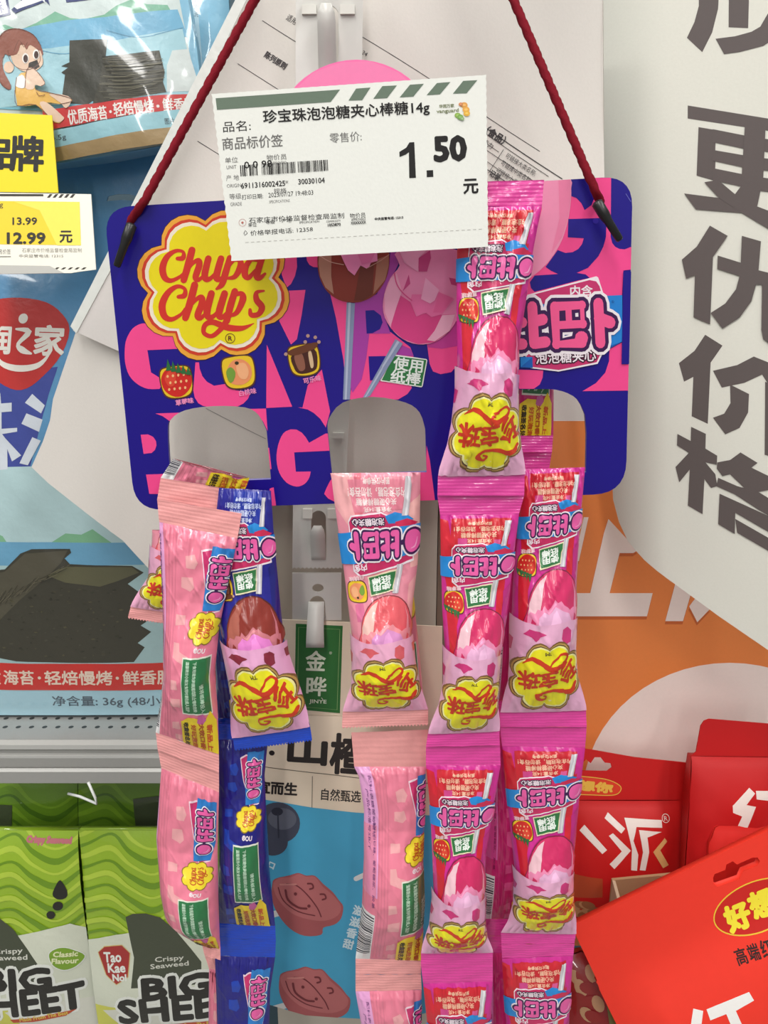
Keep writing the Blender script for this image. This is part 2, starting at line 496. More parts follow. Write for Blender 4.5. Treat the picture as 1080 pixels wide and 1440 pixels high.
def fruit(art, xf, kind, fin):
    a = lambda pts, c, sm=4: art.poly([xf(p) for p in pts], (c, fin), sm=sm)
    a([(-1, -.75), (-.4, -1), (.7, -.95), (1, -.5), (.95, .6), (.5, 1), (-.5, .98), (-.95, .5)], (90, 50, 40))
    a([(-.92, -.7), (-.35, -.92), (.65, -.88), (.93, -.45), (.88, .55), (.45, .92), (-.45, .9), (-.88, .45)], (240, 200, 40))
    if kind == 'strawberry':
        a([(-.92, -.3), (-.5, -.85), (.4, -.85), (.92, -.3), (.85, .35), (.3, .86), (-.3, .84), (-.8, .4)], (212, 40, 34)); a([(-.7, -.3), (-.4, -.7), (0, -.75), (-.1, .1), (-.5, .2)], (228, 72, 50))
        for i in range(12): art.ell(*xf((-.5 + .33 * (i % 4) + .12 * (i // 4 % 2), -.4 + .4 * (i // 4))), .07 * xf.s, .09 * xf.s, ((250, 190, 130), fin), n=6)
        for x in (-.4, -.1, .2, .5, .8): art.poly([xf(p) for p in ((x - .16, -.62 + x * .3), (x + .02, -1.25 + x * .5), (x + .2, -.6 + x * .35))], ((45, 110, 60), fin))
    elif kind == 'peach':
        a([(-.7, -.2), (-.3, -.7), (.3, -.72), (.75, -.25), (.7, .4), (.2, .75), (-.4, .68), (-.72, .3)], (240, 150, 100))
        a([(-.1, -.4), (.4, -.5), (.6, 0), (.4, .45), (0, .3)], (248, 180, 130)); a([(-.75, -.1), (-.45, -.35), (-.2, .0), (-.4, .5), (-.65, .5)], (120, 160, 60))
        art.ell(*xf((-.05, -.55)), .12 * xf.s, .1 * xf.s, ((60, 50, 25), fin), n=8)
    else:
        a([(-.72, -.4), (.7, -.6), (.75, .5), (.3, .8), (-.4, .8), (-.7, .4)], (75, 35, 25)); a([(-.6, -.3), (-.1, -.4), (0, .5), (-.4, .6)], (150, 95, 75))
        a([(.3, -.4), (.5, -.45), (.55, .4), (.35, .5)], (225, 190, 150)); a([(-1, -.6), (-.3, -.85), (.9, -1), (.7, -.6), (-.6, -.35)], (110, 60, 35))
        for x, y in ((.4, -1.45), (.85, -1.3), (1.05, -1.0), (-1.1, -.5), (.2, -1.1)): art.ell(*xf((x, y)), .11 * xf.s, .11 * xf.s, ((190, 150, 140), fin), n=8)

# ================================================================ the setting
def struct(name, lo, hi, m):
    b = MB(); b.box(lo, hi, m); o = b.build(name); o['kind'] = 'structure'; return o
struct('floor', (-3, -5, -1.55), (3, 0.80, -1.5), mat((150, 148, 142), 'matte'))
struct('ceiling', (-3, -5, 1.5), (3, 0.80, 1.55), mat((225, 225, 222), 'paper'))
struct('wall_back', (-3, 0.74, -1.5), (3, 0.80, 1.5), mat((62, 82, 92), 'matte'))

def P0(pl, x, y): return pl(x, y)

# ---------------------------------------------------------------- orange promotional poster behind everything on the right
kp = K(760, 700, 3.375)
pl = Plane(800, 800, 0.49, tilt=-4)
WH = ((246, 230, 222), 'print'); DO = ((206, 104, 52), 'print')
a = Art()
a.rect(560, 420, 1260, 592, WH)
stem = kp([(200, 92), (322, 92), (440, 255), (375, 258), (328, 450), (532, 450), (505, 562), (-10, 562), (-10, 450), (238, 450), (255, 330), (320, 110), (222, 100), (185, 290), (160, 290)])
st1 = kp([(205, 92), (228, 92), (182, 300), (160, 300)]); st2 = kp([(322, 100), (460, 250), (440, 262), (375, 262), (328, 452), (532, 452), (505, 562), (-10, 562), (-10, 452), (236, 452), (300, 170)])
st3 = kp([(640, 405), (715, 450), (676, 585), (592, 585)]); st4 = kp([(705, 515), (735, 475), (806, 525), (744, 590)])
for q in (st1, st2, st3, st4): a.poly([(x - 0.6, y + 4.5) for x, y in q], DO)
for q in (st1, st2, st3, st4): a.poly(q, WH)
a.poly(ellipse(1026, 1118, 206, 186, 0, 60), WH)
mb = MB(); sheet(mb, pl, [(560, 420), (1260, 420), (1260, 1330), (560, 1330)], ((238, 138, 72), 'print'), a, thick=0.003, back=((225, 222, 215), 'paper'))
tag(mb.build('wall_poster', loc=pl(820, 900)), 'orange poster with white lettering and a large white disc, behind the red bags', 'poster')

# ---------------------------------------------------------------- white hanging sign with large brown characters
kA = K(940, 0, 4.8); kB = K(880, 300, 3.0)
pl = Plane(960, 400, 0.40, tilt=4, yaw=24)
BR = ((98, 88, 86), 'print'); a = Art()
for q in (
    kA([(205, -60), (342, -60), (335, 60), (295, 220), (228, 352), (125, 255), (175, 150), (205, 40)]), kA([(408, -60), (545, -60), (538, 190), (406, 184)]),
    kA([(318, 262), (450, 245), (560, 215), (620, 180), (672, 90), (800, 60), (780, 220), (640, 310), (480, 352), (376, 366)]),
    kA([(130, 712), (672, 800), (800, 822), (800, 905), (640, 878), (512, 858), (130, 800)]), kA([(203, 858), (320, 878), (318, 965), (313, 1088), (318, 1090), (312, 1220), (190, 1185)]),
    kA([(300, 872), (516, 915), (800, 960), (800, 1045), (508, 1004), (318, 964), (300, 964)]), kA([(300, 1012), (508, 1048), (800, 1090), (800, 1172), (502, 1130), (314, 1088), (300, 1088)]),
    kA([(300, 1135), (500, 1176), (800, 1225), (800, 1310), (630, 1290), (490, 1258), (312, 1220), (300, 1218)]), kA([(516, 850), (655, 872), (640, 1200), (600, 1390), (520, 1440), (420, 1432), (186, 1414), (106, 1306), (340, 1336), (450, 1310), (490, 1256)]),
    kA([(242, 1230), (335, 1215), (460, 1320), (590, 1390), (720, 1440), (880, 1470), (860, 1610), (700, 1560), (500, 1440), (340, 1335)])): a.poly(q, BR)
for q in (
    [(355, 52), (430, 95), (368, 185), (356, 468), (286, 438), (292, 262), (255, 275), (237, 195), (300, 140)],
    [(490, 95), (570, 118), (560, 240), (700, 275), (700, 340), (582, 302), (550, 300), (530, 370), (480, 440), (408, 486), (358, 420), (420, 380), (465, 320), (480, 264), (386, 234), (388, 178), (485, 208)],
    [(575, 300), (640, 315), (640, 470), (680, 520), (680, 600), (620, 560), (580, 530), (572, 490)],
    [(335, 512), (408, 558), (358, 630), (346, 888), (278, 856), (285, 690), (246, 710), (224, 632), (290, 580)],
    [(368, 664), (470, 640), (540, 604), (600, 628), (700, 720), (700, 800), (600, 720), (575, 680), (500, 715), (405, 735)],
    [(440, 722), (520, 762), (516, 840), (480, 905), (420, 932), (368, 862), (415, 845), (442, 800)], [(588, 710), (660, 740), (660, 1040), (586, 1018)],
    [(276, 900), (338, 930), (336, 992), (386, 1022), (384, 1060), (336, 1050), (378, 1100), (386, 1150), (360, 1158), (332, 1120), (324, 1268), (262, 1232), (270, 1080), (226, 1134), (210, 1070), (266, 1010), (216, 978), (218, 930), (274, 960)],
    [(484, 1008), (556, 1052), (530, 1072), (640, 1126), (640, 1160), (560, 1175), (700, 1260), (700, 1330), (560, 1250), (460, 1185), (382, 1150), (390, 1115), (470, 1150), (500, 1158), (440, 1100), (408, 1108), (384, 1076), (386, 1050), (440, 1040)],
    [(396, 1182), (700, 1320), (700, 1400), (462, 1262), (460, 1352), (390, 1310)], [(462, 1288), (700, 1424), (700, 1480), (470, 1346)]): a.poly(kB(q), BR)
def curl(x, y):
    t = max(0.0, (940 - x) / 92.0)
    return -0.022 * t * t * min(1.0, max(0.35, (y + 150) / 700.0))
mb = MB()
sheet(mb, pl, [(800, -60), (1180, -60), (1180, 985), (1080, 914), (1010, 866), (950, 822), (905, 790), (880, 768), (866, 745), (856, 715), (851, 620), (800, 560)],
      ((228, 226, 215), 'paper'), a, thick=0.0008, bulge=curl, cell=14)
tag(mb.build('hanging_sign', loc=pl(960, 400)), 'large white sign with dark brown vertical characters, curling at its left edge', 'sign')

# ---------------------------------------------------------------- white form sheet hanging crooked behind the header card
pl = Plane(520, 450, 0.385, tilt=3)
INK = ((70, 66, 68), 'paper'); a = Art(); k2 = K(280, 0, 2.4545); kt = K(680, 0, 2.7)
def ln(p, q, w=1.0): a.line([p, q], w, INK, caps=False)
for p, q in (((215, 65), (335, 143)), ((130, 215), (335, 348)), ((-10, 484), (70, 534)), ((560, 128), (1180, 520))): ln(k2(*p), k2(*q))
for p, q, w in (((0, 478), (302, 678), 1.4), ((0, 500), (250, 668), .8), ((-40, 508), (60, 575), .8), ((0, 560), (200, 690), .8), ((-20, 588), (130, 690), .8), ((0, 632), (90, 690), 1.2), ((78, 565), (20, 655), .8)):
    ln(kt(*p), kt(*q), w)
a.text('适用', *k2(318, 62), 15, 10, INK, 33); a.text('陈列原则', *k2(263, 205), 35, 10, INK, 33, bold=.3); a.text('24', *k2(572, 188), 8, 6, INK, 33)
a.text('（食品）', *kt(48, 512), 30, 13, INK, 33, bold=.4); a.text('能力', *kt(18, 544), 16, 9, INK, 33)
for i, s in enumerate(('可链接大类名称:', '可链接中类名称:', '可链接小类名称:')): a.text(s, *kt(145 - 18 * i, 622 + 28 * i), 50, 8, INK, 33)
a.text('记录', *kt(45, 664), 16, 9, INK, 33, bold=.3)
FOLD = ((205, 200, 195), 'paper')
def sag(x, y): return 0.004 * math.sin((x + y * .6) / 90.0) - 0.006 * max(0, (y - 600) / 300.0) ** 2 + (0.003 if x + 0.55 * y < 360 - 0 else 0)
a.line([(291, 573), (374, 617)], .9, ((150, 146, 142), 'paper'), caps=False)
mb = MB(); ol = [(358, -30), (200, 283), (144, 394), (106, 461), (72, 562), (68, 592), (58, 622), (42, 658), (67, 680), (175, 758), (215, 803), (300, 880), (340, 700), (600, 690), (690, 590), (850, 590), (850, -30)]
sheet(mb, pl, ol, ((219, 213, 206), 'paper'), a, thick=0.0006, bulge=lambda x, y: 0.0025 * math.sin((x + y * .6) / 80.0), cell=20)
fs = thing('form_sheet', 'crumpled white paper form with ruled table, hanging tilted behind the blue card', 'paper sheet', pl(520, 450))
mb.build('paper', fs)
mb = MB(); sheet(mb, lambda x, y, h=0: pl(x, y, h + 0.0045), [(351, -30), (366, -30), (212, 283), (152, 394), (112, 468), (104, 458)], ((226, 228, 222), 'film'), None, thick=0.0006)
tag(mb.build('sleeve_edge', fs), 'glossy clear sleeve edge')
mb = MB(); sheet(mb, lambda x, y, h=0: pl(x, y, h + 0.0040), [(144, 392), (175, 330), (210, 440), (205, 508), (160, 488), (107, 464)], ((218, 212, 208), 'paper'), None, thick=0.0006)
tag(mb.build('folded_flap', fs), 'folded over corner')

# ---------------------------------------------------------------- grey upright of the fixture behind the strips
dp = thing('display_post', 'grey-brown display upright in the shadow behind the clip strip and the pink lollipop', 'display post', at_(490, 1440, .43))
mb = MB(); A_, B_ = at_(350, 560, .43), at_(619, 560, .43)
mb.box((A_.x, .43, -.6), (B_.x, .445, -.03), mat((190, 182, 168), 'matte')); mb.build('front_panel', dp)
mb = MB(); mb.box((B_.x + .0005, .4305, -.6), (B_.x + .011, .52, -.03), mat((122, 104, 90), 'matte')); mb.build('side_channel', dp)

# ---------------------------------------------------------------- plastic clip strip with punched hooks
pl = Plane(450, 500, 0.368, tilt=2); PLA = ((206, 204, 198), 'plastic'); k7 = K(360, 690, 3.857); DK = ((120, 118, 112), 'plastic')
st = thing('clip_strip', 'pale plastic strip of punched hooks hanging down behind the blue card', 'clip strip', pl(450, 500))
def seg(y0, y1, xl0, xr0, xl1, xr1, holes, name='strip_segment', teeth=False):
    mb = MB(); o = [(xl0, y0), (xr0, y0), (xr1, y1)] + (jag((xr1, y1), (xl1, y1), 24, 2.4) if teeth else []) + [(xl1, y1)]
    sheet(mb, pl, o, PLA, None, holes=holes, thick=0.0012); mb.build(name, st)
def slot(cx, y0, y1, w):
    return [(cx - w / 2, y1), (cx - w / 2, y0 + w / 2)] + [(cx - w / 2 * math.cos(R(t)), y0 + w / 2 - w / 2 * math.sin(R(t))) for t in range(20, 180, 20)] + [(cx + w / 2, y0 + w / 2), (cx + w / 2, y1)]
def hook(cx, y0, y1, w, out):
    mb = MB(); n = 8
    def pt(u, t, h):
        z = out * (math.sin(t * math.pi / 2) ** 1.5)
        return pl(cx + u * w / 2, y1 + (y0 - y1) * t, z + h)
    for i in range(n):
        t0, t1 = i / n, (i + 1) / n; w0, w1 = (1, 1) if i < n - 2 else ((1, .9) if i == n - 2 else (.9, .55))
        A = [pt(-w0, t0, .0012), pt(w0, t0, .0012), pt(w1, t1, .0012), pt(-w1, t1, .0012)]; B = [pt(-w0, t0, 0), pt(w0, t0, 0), pt(w1, t1, 0), pt(-w1, t1, 0)]
        m = mat(*PLA); mb.face(A[::-1], m, True); mb.face(B, m, True)
        for p in range(4): mb.face([A[p], A[(p + 1) % 4], B[(p + 1) % 4], B[p]], m)
    mb.build('hook', st)
def tabs(cx, y, w):
    mb = MB()
    for sx in (-1, 1):
        sheet(mb, lambda x, yy, h=0: pl(x, yy, h + .0014), [(cx + sx * w * .45, y - 7), (cx + sx * w, y - 7), (cx + sx * w, y + 6), (cx + sx * w * .45, y + 6)][::sx], ((222, 220, 212), 'plastic'), None, thick=.0014)
    mb.build('raised_tab', st)
seg(-40, 300, 416, 511, 415, 506, [slot(462, 7, 90, 28)]); hook(461, 15, 118, 25, 0.008); tabs(462, 15, 37)
seg(300, 560, 415, 506, 414, 500, [slot(460, 370, 450, 28)]); hook(460, 378, 470, 25, 0.006)
seg(560, 800, 414, 492, 411, 481, [slot(448, 718, 785, 21)], teeth=True); hook(448, 734, 786, 20, 0.006); tabs(450, 722, 24); tabs(482, 619, 0.1) if False else None
seg(806, 872, 411, 480, 411, 480, [ellipse(447, 827, 8, 6, 0, 16), slot(446, 838, 868, 22)])
mb = MB(); sheet(mb, lambda x, y, h=0: pl(x, y, h + .0014), [(468, 608), (484, 608), (484, 616), (468, 616)], PLA, None, thick=.0014); mb.build('raised_tab', st)
mb = MB(); n = 7   # the lowest hook bends down and forward over the bag
for i in range(n):
    def q(u, t): return pl(445 + u * (11 + 1.5 * t), 846 + 54 * t, 0.001 + 0.008 * math.sin(min(1, t * 1.25) * math.pi / 2))
    t0, t1 = i / n, (i + 1) / n; m = mat(*PLA)
    A = [q(-1, t0), q(1, t0), q(1, t1), q(-1, t1)]; B = [p + pl.n * -.0012 for p in A]
    mb.face(A[::-1], m, True); mb.face(B, m, True)
    for p in range(4): mb.face([A[p], A[(p + 1) % 4], B[(p + 1) % 4], B[p]], m)
mb.build('hook', st)

# ---------------------------------------------------------------- bag helpers
def pillow(cx, cy, rx, ry, H, wr=0.0):
    def b(x, y):
        u, v = abs((x - cx) / rx), abs((y - cy) / ry)
        if u >= 1 or v >= 1: return 0.0
        k = ((1 - u ** 3) * (1 - v ** 3)) ** 0.75
        return H * k + wr * k * (math.sin(x / 23 + y / 37) + 0.6 * math.sin(y / 17 - x / 41) + .4 * math.sin((x - y) / 9.5))
    return b

# ---------------------------------------------------------------- hawthorn lollipop bag on the lowest hook
pl = Plane(480, 1000, 0.372); kc = K(330, 1020, 3.43); CRM = ((236, 220, 196), 'matte'); BK = ((45, 38, 36), 'print')
a = Art()
a.poly([(416, 877), (482, 880), (478, 1003), (414, 997)], ((46, 112, 52), 'print')); a.line([(420, 882), (478, 885), (474, 998), (418, 993)], .7, ((150, 185, 120), 'print'), closed=True)
LT = ((226, 236, 214), 'print')
a.text('金', 444, 929, 27, 27, LT, 2, bold=.7); a.text('晔', 445, 965, 27, 26, LT, 2, bold=.7); a.text('JINYE', 447, 987, 24, 6.5, LT, 2, bold=.2); a.line([(452, 981), (454, 983)], .8, LT); a.text('®', 465, 918, 4, 4, LT)
a.text('山', 433, 1051, 52, 37, BK, 3, bold=2.2); a.text('楂', 489, 1057, 46, 52, BK, 3, bold=1.8); a.ell(383, 1056, 4, 3.5, BK); 
LN = ((110, 98, 84), 'print')
a.line([(360, 1074), (620, 1100)], 1, LN); a.line([(440, 1087), (439.5, 1130)], .9, LN)
a.text('生而', 0, 0, .1, .1, LN); a.items.pop()
a.text('宜而生', 391, 1104, 55, 17, BK, 3, bold=.7); a.text('自然甄选', 480, 1113, 55, 16, BK, 3, bold=.25)
BL = ((76, 168, 206), 'matte')
a.poly([(340, 1116), (400, 1124), (440, 1130), (510, 1137), (640, 1144), (640, 1460), (340, 1460)], BL)
for x, y, r in ((392, 1152, 31), (384, 1178, 22)):
    a.ell(x, y, r, r * .92, ((72, 76, 92), 'matte'), n=28)
a.ell(398, 1146, 20, 15, ((98, 102, 116), 'matte')); a.ell(391, 1136, 8, 5.5, ((46, 48, 62), 'matte')); a.line([(392, 1140), (393, 1172)], 2, ((54, 56, 70), 'matte'))
def pop(dx, dy):
    f = lambda q: [(p[0] + dx, p[1] + dy) for p in kc(q)]
    sd, tp, li, hi = ((172, 92, 94), 'matte'), ((188, 110, 110), 'matte'), ((120, 54, 60), 'matte'), ((206, 136, 130), 'matte')
    a.line(f([(150, 905), (225, 878)]), 9, ((228, 228, 224), 'matte'))
    a.poly(f([(185, 750), (200, 720), (270, 700), (310, 688), (350, 700), (390, 700), (430, 740), (475, 780), (505, 820), (525, 850), (515, 905), (480, 935), (430, 950), (420, 985), (340, 990), (270, 955), (215, 890), (185, 820)]), sd, sm=3)
    a.poly(f([(190, 745), (220, 715), (275, 708), (315, 692), (350, 705), (390, 705), (425, 750), (465, 785), (490, 810), (515, 850), (500, 890), (440, 915), (360, 910), (280, 880), (225, 830), (200, 790)]), tp, sm=3)
    a.line(f([(255, 740), (300, 745), (350, 785), (400, 850), (420, 895)]), 1.8, li, 4); a.line(f([(215, 760), (240, 820), (310, 870), (390, 890)]), 1.5, li, 4)
    a.line(f([(250, 770), (262, 815), (310, 850), (350, 855)]), 3, li, 4); a.line(f([(225, 745), (300, 740)]), 2.5, hi, 2)
    for x, y in ((298, 785), (362, 842)): a.ell(*f([(x, y)])[0], 2.4, 2.4, li, n=8)
    for x, y in ((370, 748), (430, 800)): a.line(f([(x - 14, y - 12), (x + 6, y - 10), (x + 12, y + 8), (x - 4, y + 14)]), 2.4, li, 4)
pop(0, 0); pop(10, 132)
a.line([(501, 1229), (515, 1222)], 7, ((225, 228, 226), 'matte'))
LW = ((214, 236, 242), 'matte')
for i, ch in enumerate('滋滋香甜'): a.text(ch, 504 - 5 * i * .9, 1273 + 15.5 * i, 14, 13, LW, 14, bold=.5)
a.text('口', 383, 1212, 8, 8, LW, 20, bold=.5)
hb = thing('hawthorn_candy_bag', 'cream and blue bag of round hawthorn lollipops with green label on the lowest hook', 'candy bag', pl(490, 1420))
mb = MB(); sheet(mb, pl, [(358, 1003), (622, 1010), (618, 1415), (560, 1432), (500, 1428), (430, 1423), (374, 1408), (362, 1400)], CRM, a, thick=0.006, bulge=pillow(490, 1230, 150, 230, 0.004, .0003), cell=16)
mb.build('pouch', hb)
mb = MB(); sheet(mb, pl, [(362, 870), (622, 881), (622, 1010), (358, 1003)], CRM, a, holes=[ellipse(446, 862 + 22, 9, 3.2, 0, 14)], thick=0.0008)
mb.build('header_flap', hb)

# ---------------------------------------------------------------- left shelf: steel deck with a ridged front lip
SHX0, SHX1 = None, None
pf = Plane(120, 1045, 0.425)
def at(px, py, Y):
    d = ray(px, py); return CAM + d * (Y / d.y)
p0 = at(-60, 1040, 0.425); p1 = at(322, 1040, 0.425); zt = p0.z
zb = at(100, 1098, 0.425).z
ST = ((172, 171, 167), 'metal')
sh = thing('steel_shelf', 'white perforated steel shelf with a ridged front lip under the large seaweed bag', 'shelf', (p0.x * .5 + p1.x * .5, 0.5, zb))
mb = MB(); mb.box((p0.x, 0.425, zt - 0.0016), (p1.x, 0.735, zt), mat(*ST))
for r in range(3):
    for c in range(22):
        cx = p0.x + 0.006 + c * 0.0088 + (0.004 if r % 2 else 0); cy = 0.440 + r * 0.011
        pts = [(cx + 0.0017 * math.cos(t * math.pi / 5), cy + 0.0017 * math.sin(t * math.pi / 5), zt + 6e-5) for t in range(10)]
        mb.face(pts, mat((70, 72, 72), 'metal'))
mb.build('deck', sh)
mb = MB(); prof = []
H = zt - zb
for z, y in ((0, .4248), (.06, .4215), (.14, .4205), (.2, .4225), (.26, .4232), (.30, .4205), (.34, .4200), (.55, .4200), (.60, .4210), (.66, .4195), (.92, .4190), (.96, .4205), (1, .4225)): prof.append((y, zt - z * H))
m = mat(*ST)
for i in range(len(prof) - 1):
    (ya, za), (yb, zb2) = prof[i], prof[i + 1]
    mb.face([(p0.x, ya, za), (p0.x, yb, zb2), (p1.x, yb, zb2), (p1.x, ya, za)], m)
mb.box((p0.x, .4225, zb), (p1.x, .4247, zt - .0018), m)
mb.build('front_lip', sh)
mb = MB()
q = [at(96, 1116, .424), at(112, 1120, .420), at(136, 1130, .416), at(134, 1122, .416), at(124, 1100, .419)]
mb.tube(q, 0.0009, mat((222, 224, 220), 'plastic'), 8)
tag(mb.build('price_hook', loc=at(128, 1112, .42)), 'small bent white plastic hook under the shelf lip above the green bags', 'hook')

# ---------------------------------------------------------------- seaweed bags on the left
def bag(name, label, cat, pl, body, art, base, H, cell, header=None, hholes=(), bholes=(), fin='film', base_pt=None, group=None, wr=.0004, part='pouch', hname='header_flap', bulge=None):
    xs = [p[0] for p in body]; ys = [p[1] for p in body]
    cx, cy = (min(xs) + max(xs)) / 2, (min(ys) + max(ys)) / 2
    t = thing(name, label, cat, pl(*(base_pt or (cx, max(ys)))), group)
    mb = MB(); sheet(mb, pl, body, base, art, holes=bholes, thick=max(.0032, H * .5), bulge=bulge or pillow(cx, cy, (max(xs) - min(xs)) / 2, (max(ys) - min(ys)) / 2, H, wr), cell=cell); mb.build(part, t)
    if header:
        mb = MB(); sheet(mb, pl, header, base, art, holes=hholes, thick=.0009); mb.build(hname, t)
    return t
kq = K(0, 0, 3.0)
SKY = ((196, 208, 206), 'film'); SEA = ((112, 170, 200), 'film'); SE2 = ((160, 200, 210), 'film'); GRN = ((118, 172, 146), 'film'); WEED = ((62, 62, 54), 'film')
# sky-blue bag with a girl
a = Art()
a.poly(kq([(-60, -100), (745, -100), (830, 360), (850, 620), (-60, 700)]), SKY)
a.poly(kq([(20, 150), (60, 140), (120, 165), (190, 135), (265, 85), (330, 115), (380, 120), (470, 100), (520, 60), (580, 32), (640, 50), (720, 45), (780, 150), (600, 170), (150, 190)]), GRN)
a.poly(kq([(100, 165), (300, 125), (480, 110), (760, 60), (800, 170), (640, 195), (400, 250), (160, 250)]), SEA)
a.poly(kq([(60, 245), (250, 240), (480, 215), (780, 140), (830, 380), (850, 420), (20, 480)]), SE2)
a.poly(kq([(740, 235), (800, 222), (850, 390), (720, 410), (720, 300)]), ((206, 214, 212), 'film'))
for q in ([(200, 245), (300, 265), (400, 250), (480, 215)], [(480, 165), (600, 190), (700, 165), (780, 135)]): a.line(kq(q), 1.2, ((104, 158, 186), 'film'), 5)
a.poly(kq([(0, 480), (300, 470), (850, 405), (860, 440), (240, 500)]), ((120, 180, 200), 'film'))
a.poly(kq([(330, 210), (485, 205), (460, 420), (400, 470), (295, 465), (310, 350), (295, 340), (325, 320), (295, 315), (330, 300)]), WEED)
a.poly(kq([(470, 275), (560, 262), (690, 240), (705, 300), (712, 330), (705, 370), (718, 410), (600, 435), (420, 465), (450, 380)]), ((70, 68, 58), 'film'))
rr = random.Random(3)
for i in range(36):
    y = 270 + i * 5.0; x0 = 450 + rr.random() * 60; x1 = 640 + rr.random() * 75
    a.line(kq([(x0, y + 5), ((x0 + x1) / 2, y + rr.random() * 8), (x1, y - 14)]), .35 + rr.random() * .5, ((112, 108, 90), 'film') if i % 3 else ((40, 40, 34), 'film'), 2, caps=False)
a.poly(kq([(225, 575), (225, 500), (840, 410), (835, 470)]), ((200, 58, 58), 'film'))
for i, s_ in enumerate(('优质海苔', '·', '轻焙慢烤', '·', '鲜香脆')):
    x, y, w, h = ((405, 515, 160, 55), (500, 502, 10, 10), (592, 485, 160, 55), (687, 475, 10, 10), (765, 462, 120, 52))[i]
    a.text(s_, *kq(x, y), w / 3, h / 3, ((235, 228, 222), 'film'), -7.5, bold=.35)
a.poly(kq([(235, 580), (830, 470), (830, 560), (240, 650)]), ((150, 196, 206), 'film'))
a.poly(kq([(240, 640), (820, 540), (840, 600), (500, 650), (240, 690)]), ((164, 138, 96), 'film'))
a.text('4.5g', *kq(282, 602), 20, 8, ((70, 80, 86), 'film'), -6); a.text('图片仅供', *kq(750, 528), 26, 8, ((80, 90, 96), 'film'), -7)
NV, WT = ((52, 62, 110), 'film'), ((228, 232, 234), 'film')
for q in ([(-30, 50), (60, 25), (75, 95), (-20, 115)], [(60, -40), (130, 40), (95, 72), (110, 85), (215, 40), (230, 55), (200, -40)], [(300, -40), (485, -40), (480, 22), (322, 38)], [(640, -40), (745, -40), (735, 12), (640, 12)]):
    cx = sum(p[0] for p in q) / len(q); cy = sum(p[1] for p in q) / len(q)
    a.poly(kq([(cx + (x - cx) * 1.16, cy + (y - cy) * 1.2) for x, y in q]), NV); a.poly(kq([(cx + (x - cx) * .95, cy + (y - cy) * .9) for x, y in q]), WT)
a.text('麻', *kq(25, 70), 17, 18, NV, -20, bold=.3)
SKN, HR, YL, OL = ((226, 196, 172), 'film'), ((146, 92, 78), 'film'), ((222, 176, 92), 'film'), ((112, 70, 58), 'film')
a.poly(kq([(20, 220), (60, 170), (120, 160), (180, 185), (210, 230), (215, 270), (150, 240), (60, 260), (50, 320), (85, 390), (75, 408), (45, 385), (15, 320), (0, 260)]), HR, sm=3)
a.poly(kq([(85, 255), (130, 225), (195, 235), (216, 275), (215, 310), (180, 335), (130, 330), (95, 300)]), SKN, sm=4); a.ell(*kq(75, 315), 7, 8, SKN)
a.poly(kq([(60, 260), (70, 200), (130, 180), (195, 220), (205, 250), (165, 225), (150, 245), (130, 215), (110, 262)]), HR, sm=3)
for x, y in ((146, 280), (190, 265)): a.ell(*kq(x, y), 4.6, 7, ((240, 236, 230), 'film')); a.ell(*kq(x + 1, y + 2), 3.2, 5.2, ((70, 48, 44), 'film'))
a.poly(kq([(160, 300), (195, 288), (205, 315), (185, 328), (158, 325)]), ((60, 54, 50), 'film'))
a.poly(kq([(120, 370), (160, 345), (190, 370), (200, 420), (250, 430), (330, 450), (345, 465), (300, 475), (240, 470), (300, 520), (300, 540), (270, 545), (200, 480), (125, 480)]), YL, sm=2)
a.poly(kq([(165, 335), (195, 335), (240, 390), (225, 405), (200, 400), (190, 418), (155, 410)]), SKN, sm=3); a.poly(kq([(215, 475), (245, 470), (300, 515), (310, 530), (285, 545), (255, 530)]), SKN, sm=3); a.poly(kq([(255, 435), (330, 445), (340, 470), (320, 490), (300, 470)]), SKN, sm=3)
a.poly(kq([(120, 370), (150, 360), (155, 412), (118, 405)]), ((236, 234, 228), 'film'), sm=3)
for q, c_ in (([(85, 255), (95, 300), (130, 330), (180, 335), (215, 310), (216, 275), (208, 250)], 4), ([(20, 220), (60, 170), (120, 160), (180, 185), (210, 230)], 4), ([(20, 220), (0, 260), (15, 320), (45, 385), (75, 408)], 4), ([(155, 410), (165, 335), (195, 335), (240, 390), (225, 405)], 3),
          ([(120, 370), (116, 420), (125, 480), (200, 480), (270, 545)], 3), ([(200, 420), (250, 430), (330, 450), (345, 465), (300, 475)], 3), ([(110, 262), (130, 215), (150, 245), (165, 225)], 2), ([(205, 430), (215, 445), (240, 440)], 3)):
    a.line(kq(q), .8, OL, c_)
pl = Plane(140, 120, 0.430, tilt=-5)
bag('seaweed_snack_bag', 'sky-blue seaweed bag with a drawn girl and red text band, at top left', 'snack bag', pl,
    [(-70, -60), (258, -60), (266, 0), (278, 70), (284, 130), (281, 200), (240, 207), (160, 222), (80, 233), (-70, 246)], a, ((128, 180, 206), 'film'), .010, 13, base_pt=(140, 226))
# bag behind it, only its right edge shows
a = Art(); a.poly([(266, -60), (276, -60), (290, 120), (283, 124)], ((176, 208, 222), 'film'))
for i, s_ in enumerate('名免洗'): a.text(s_, 279 + i * .5, 4 + 11 * i, 6, 8, ((70, 100, 120), 'film'), 4)
pl = Plane(260, 60, 0.475)
bag('seaweed_snack_bag', 'pale blue bag edge with tiny vertical print behind the bag with the girl', 'snack bag', pl, [(190, -60), (318, -60), (324, 30), (318, 75), (300, 150), (200, 170)], a, ((134, 188, 214), 'film'), .006, 14, base_pt=(260, 160))
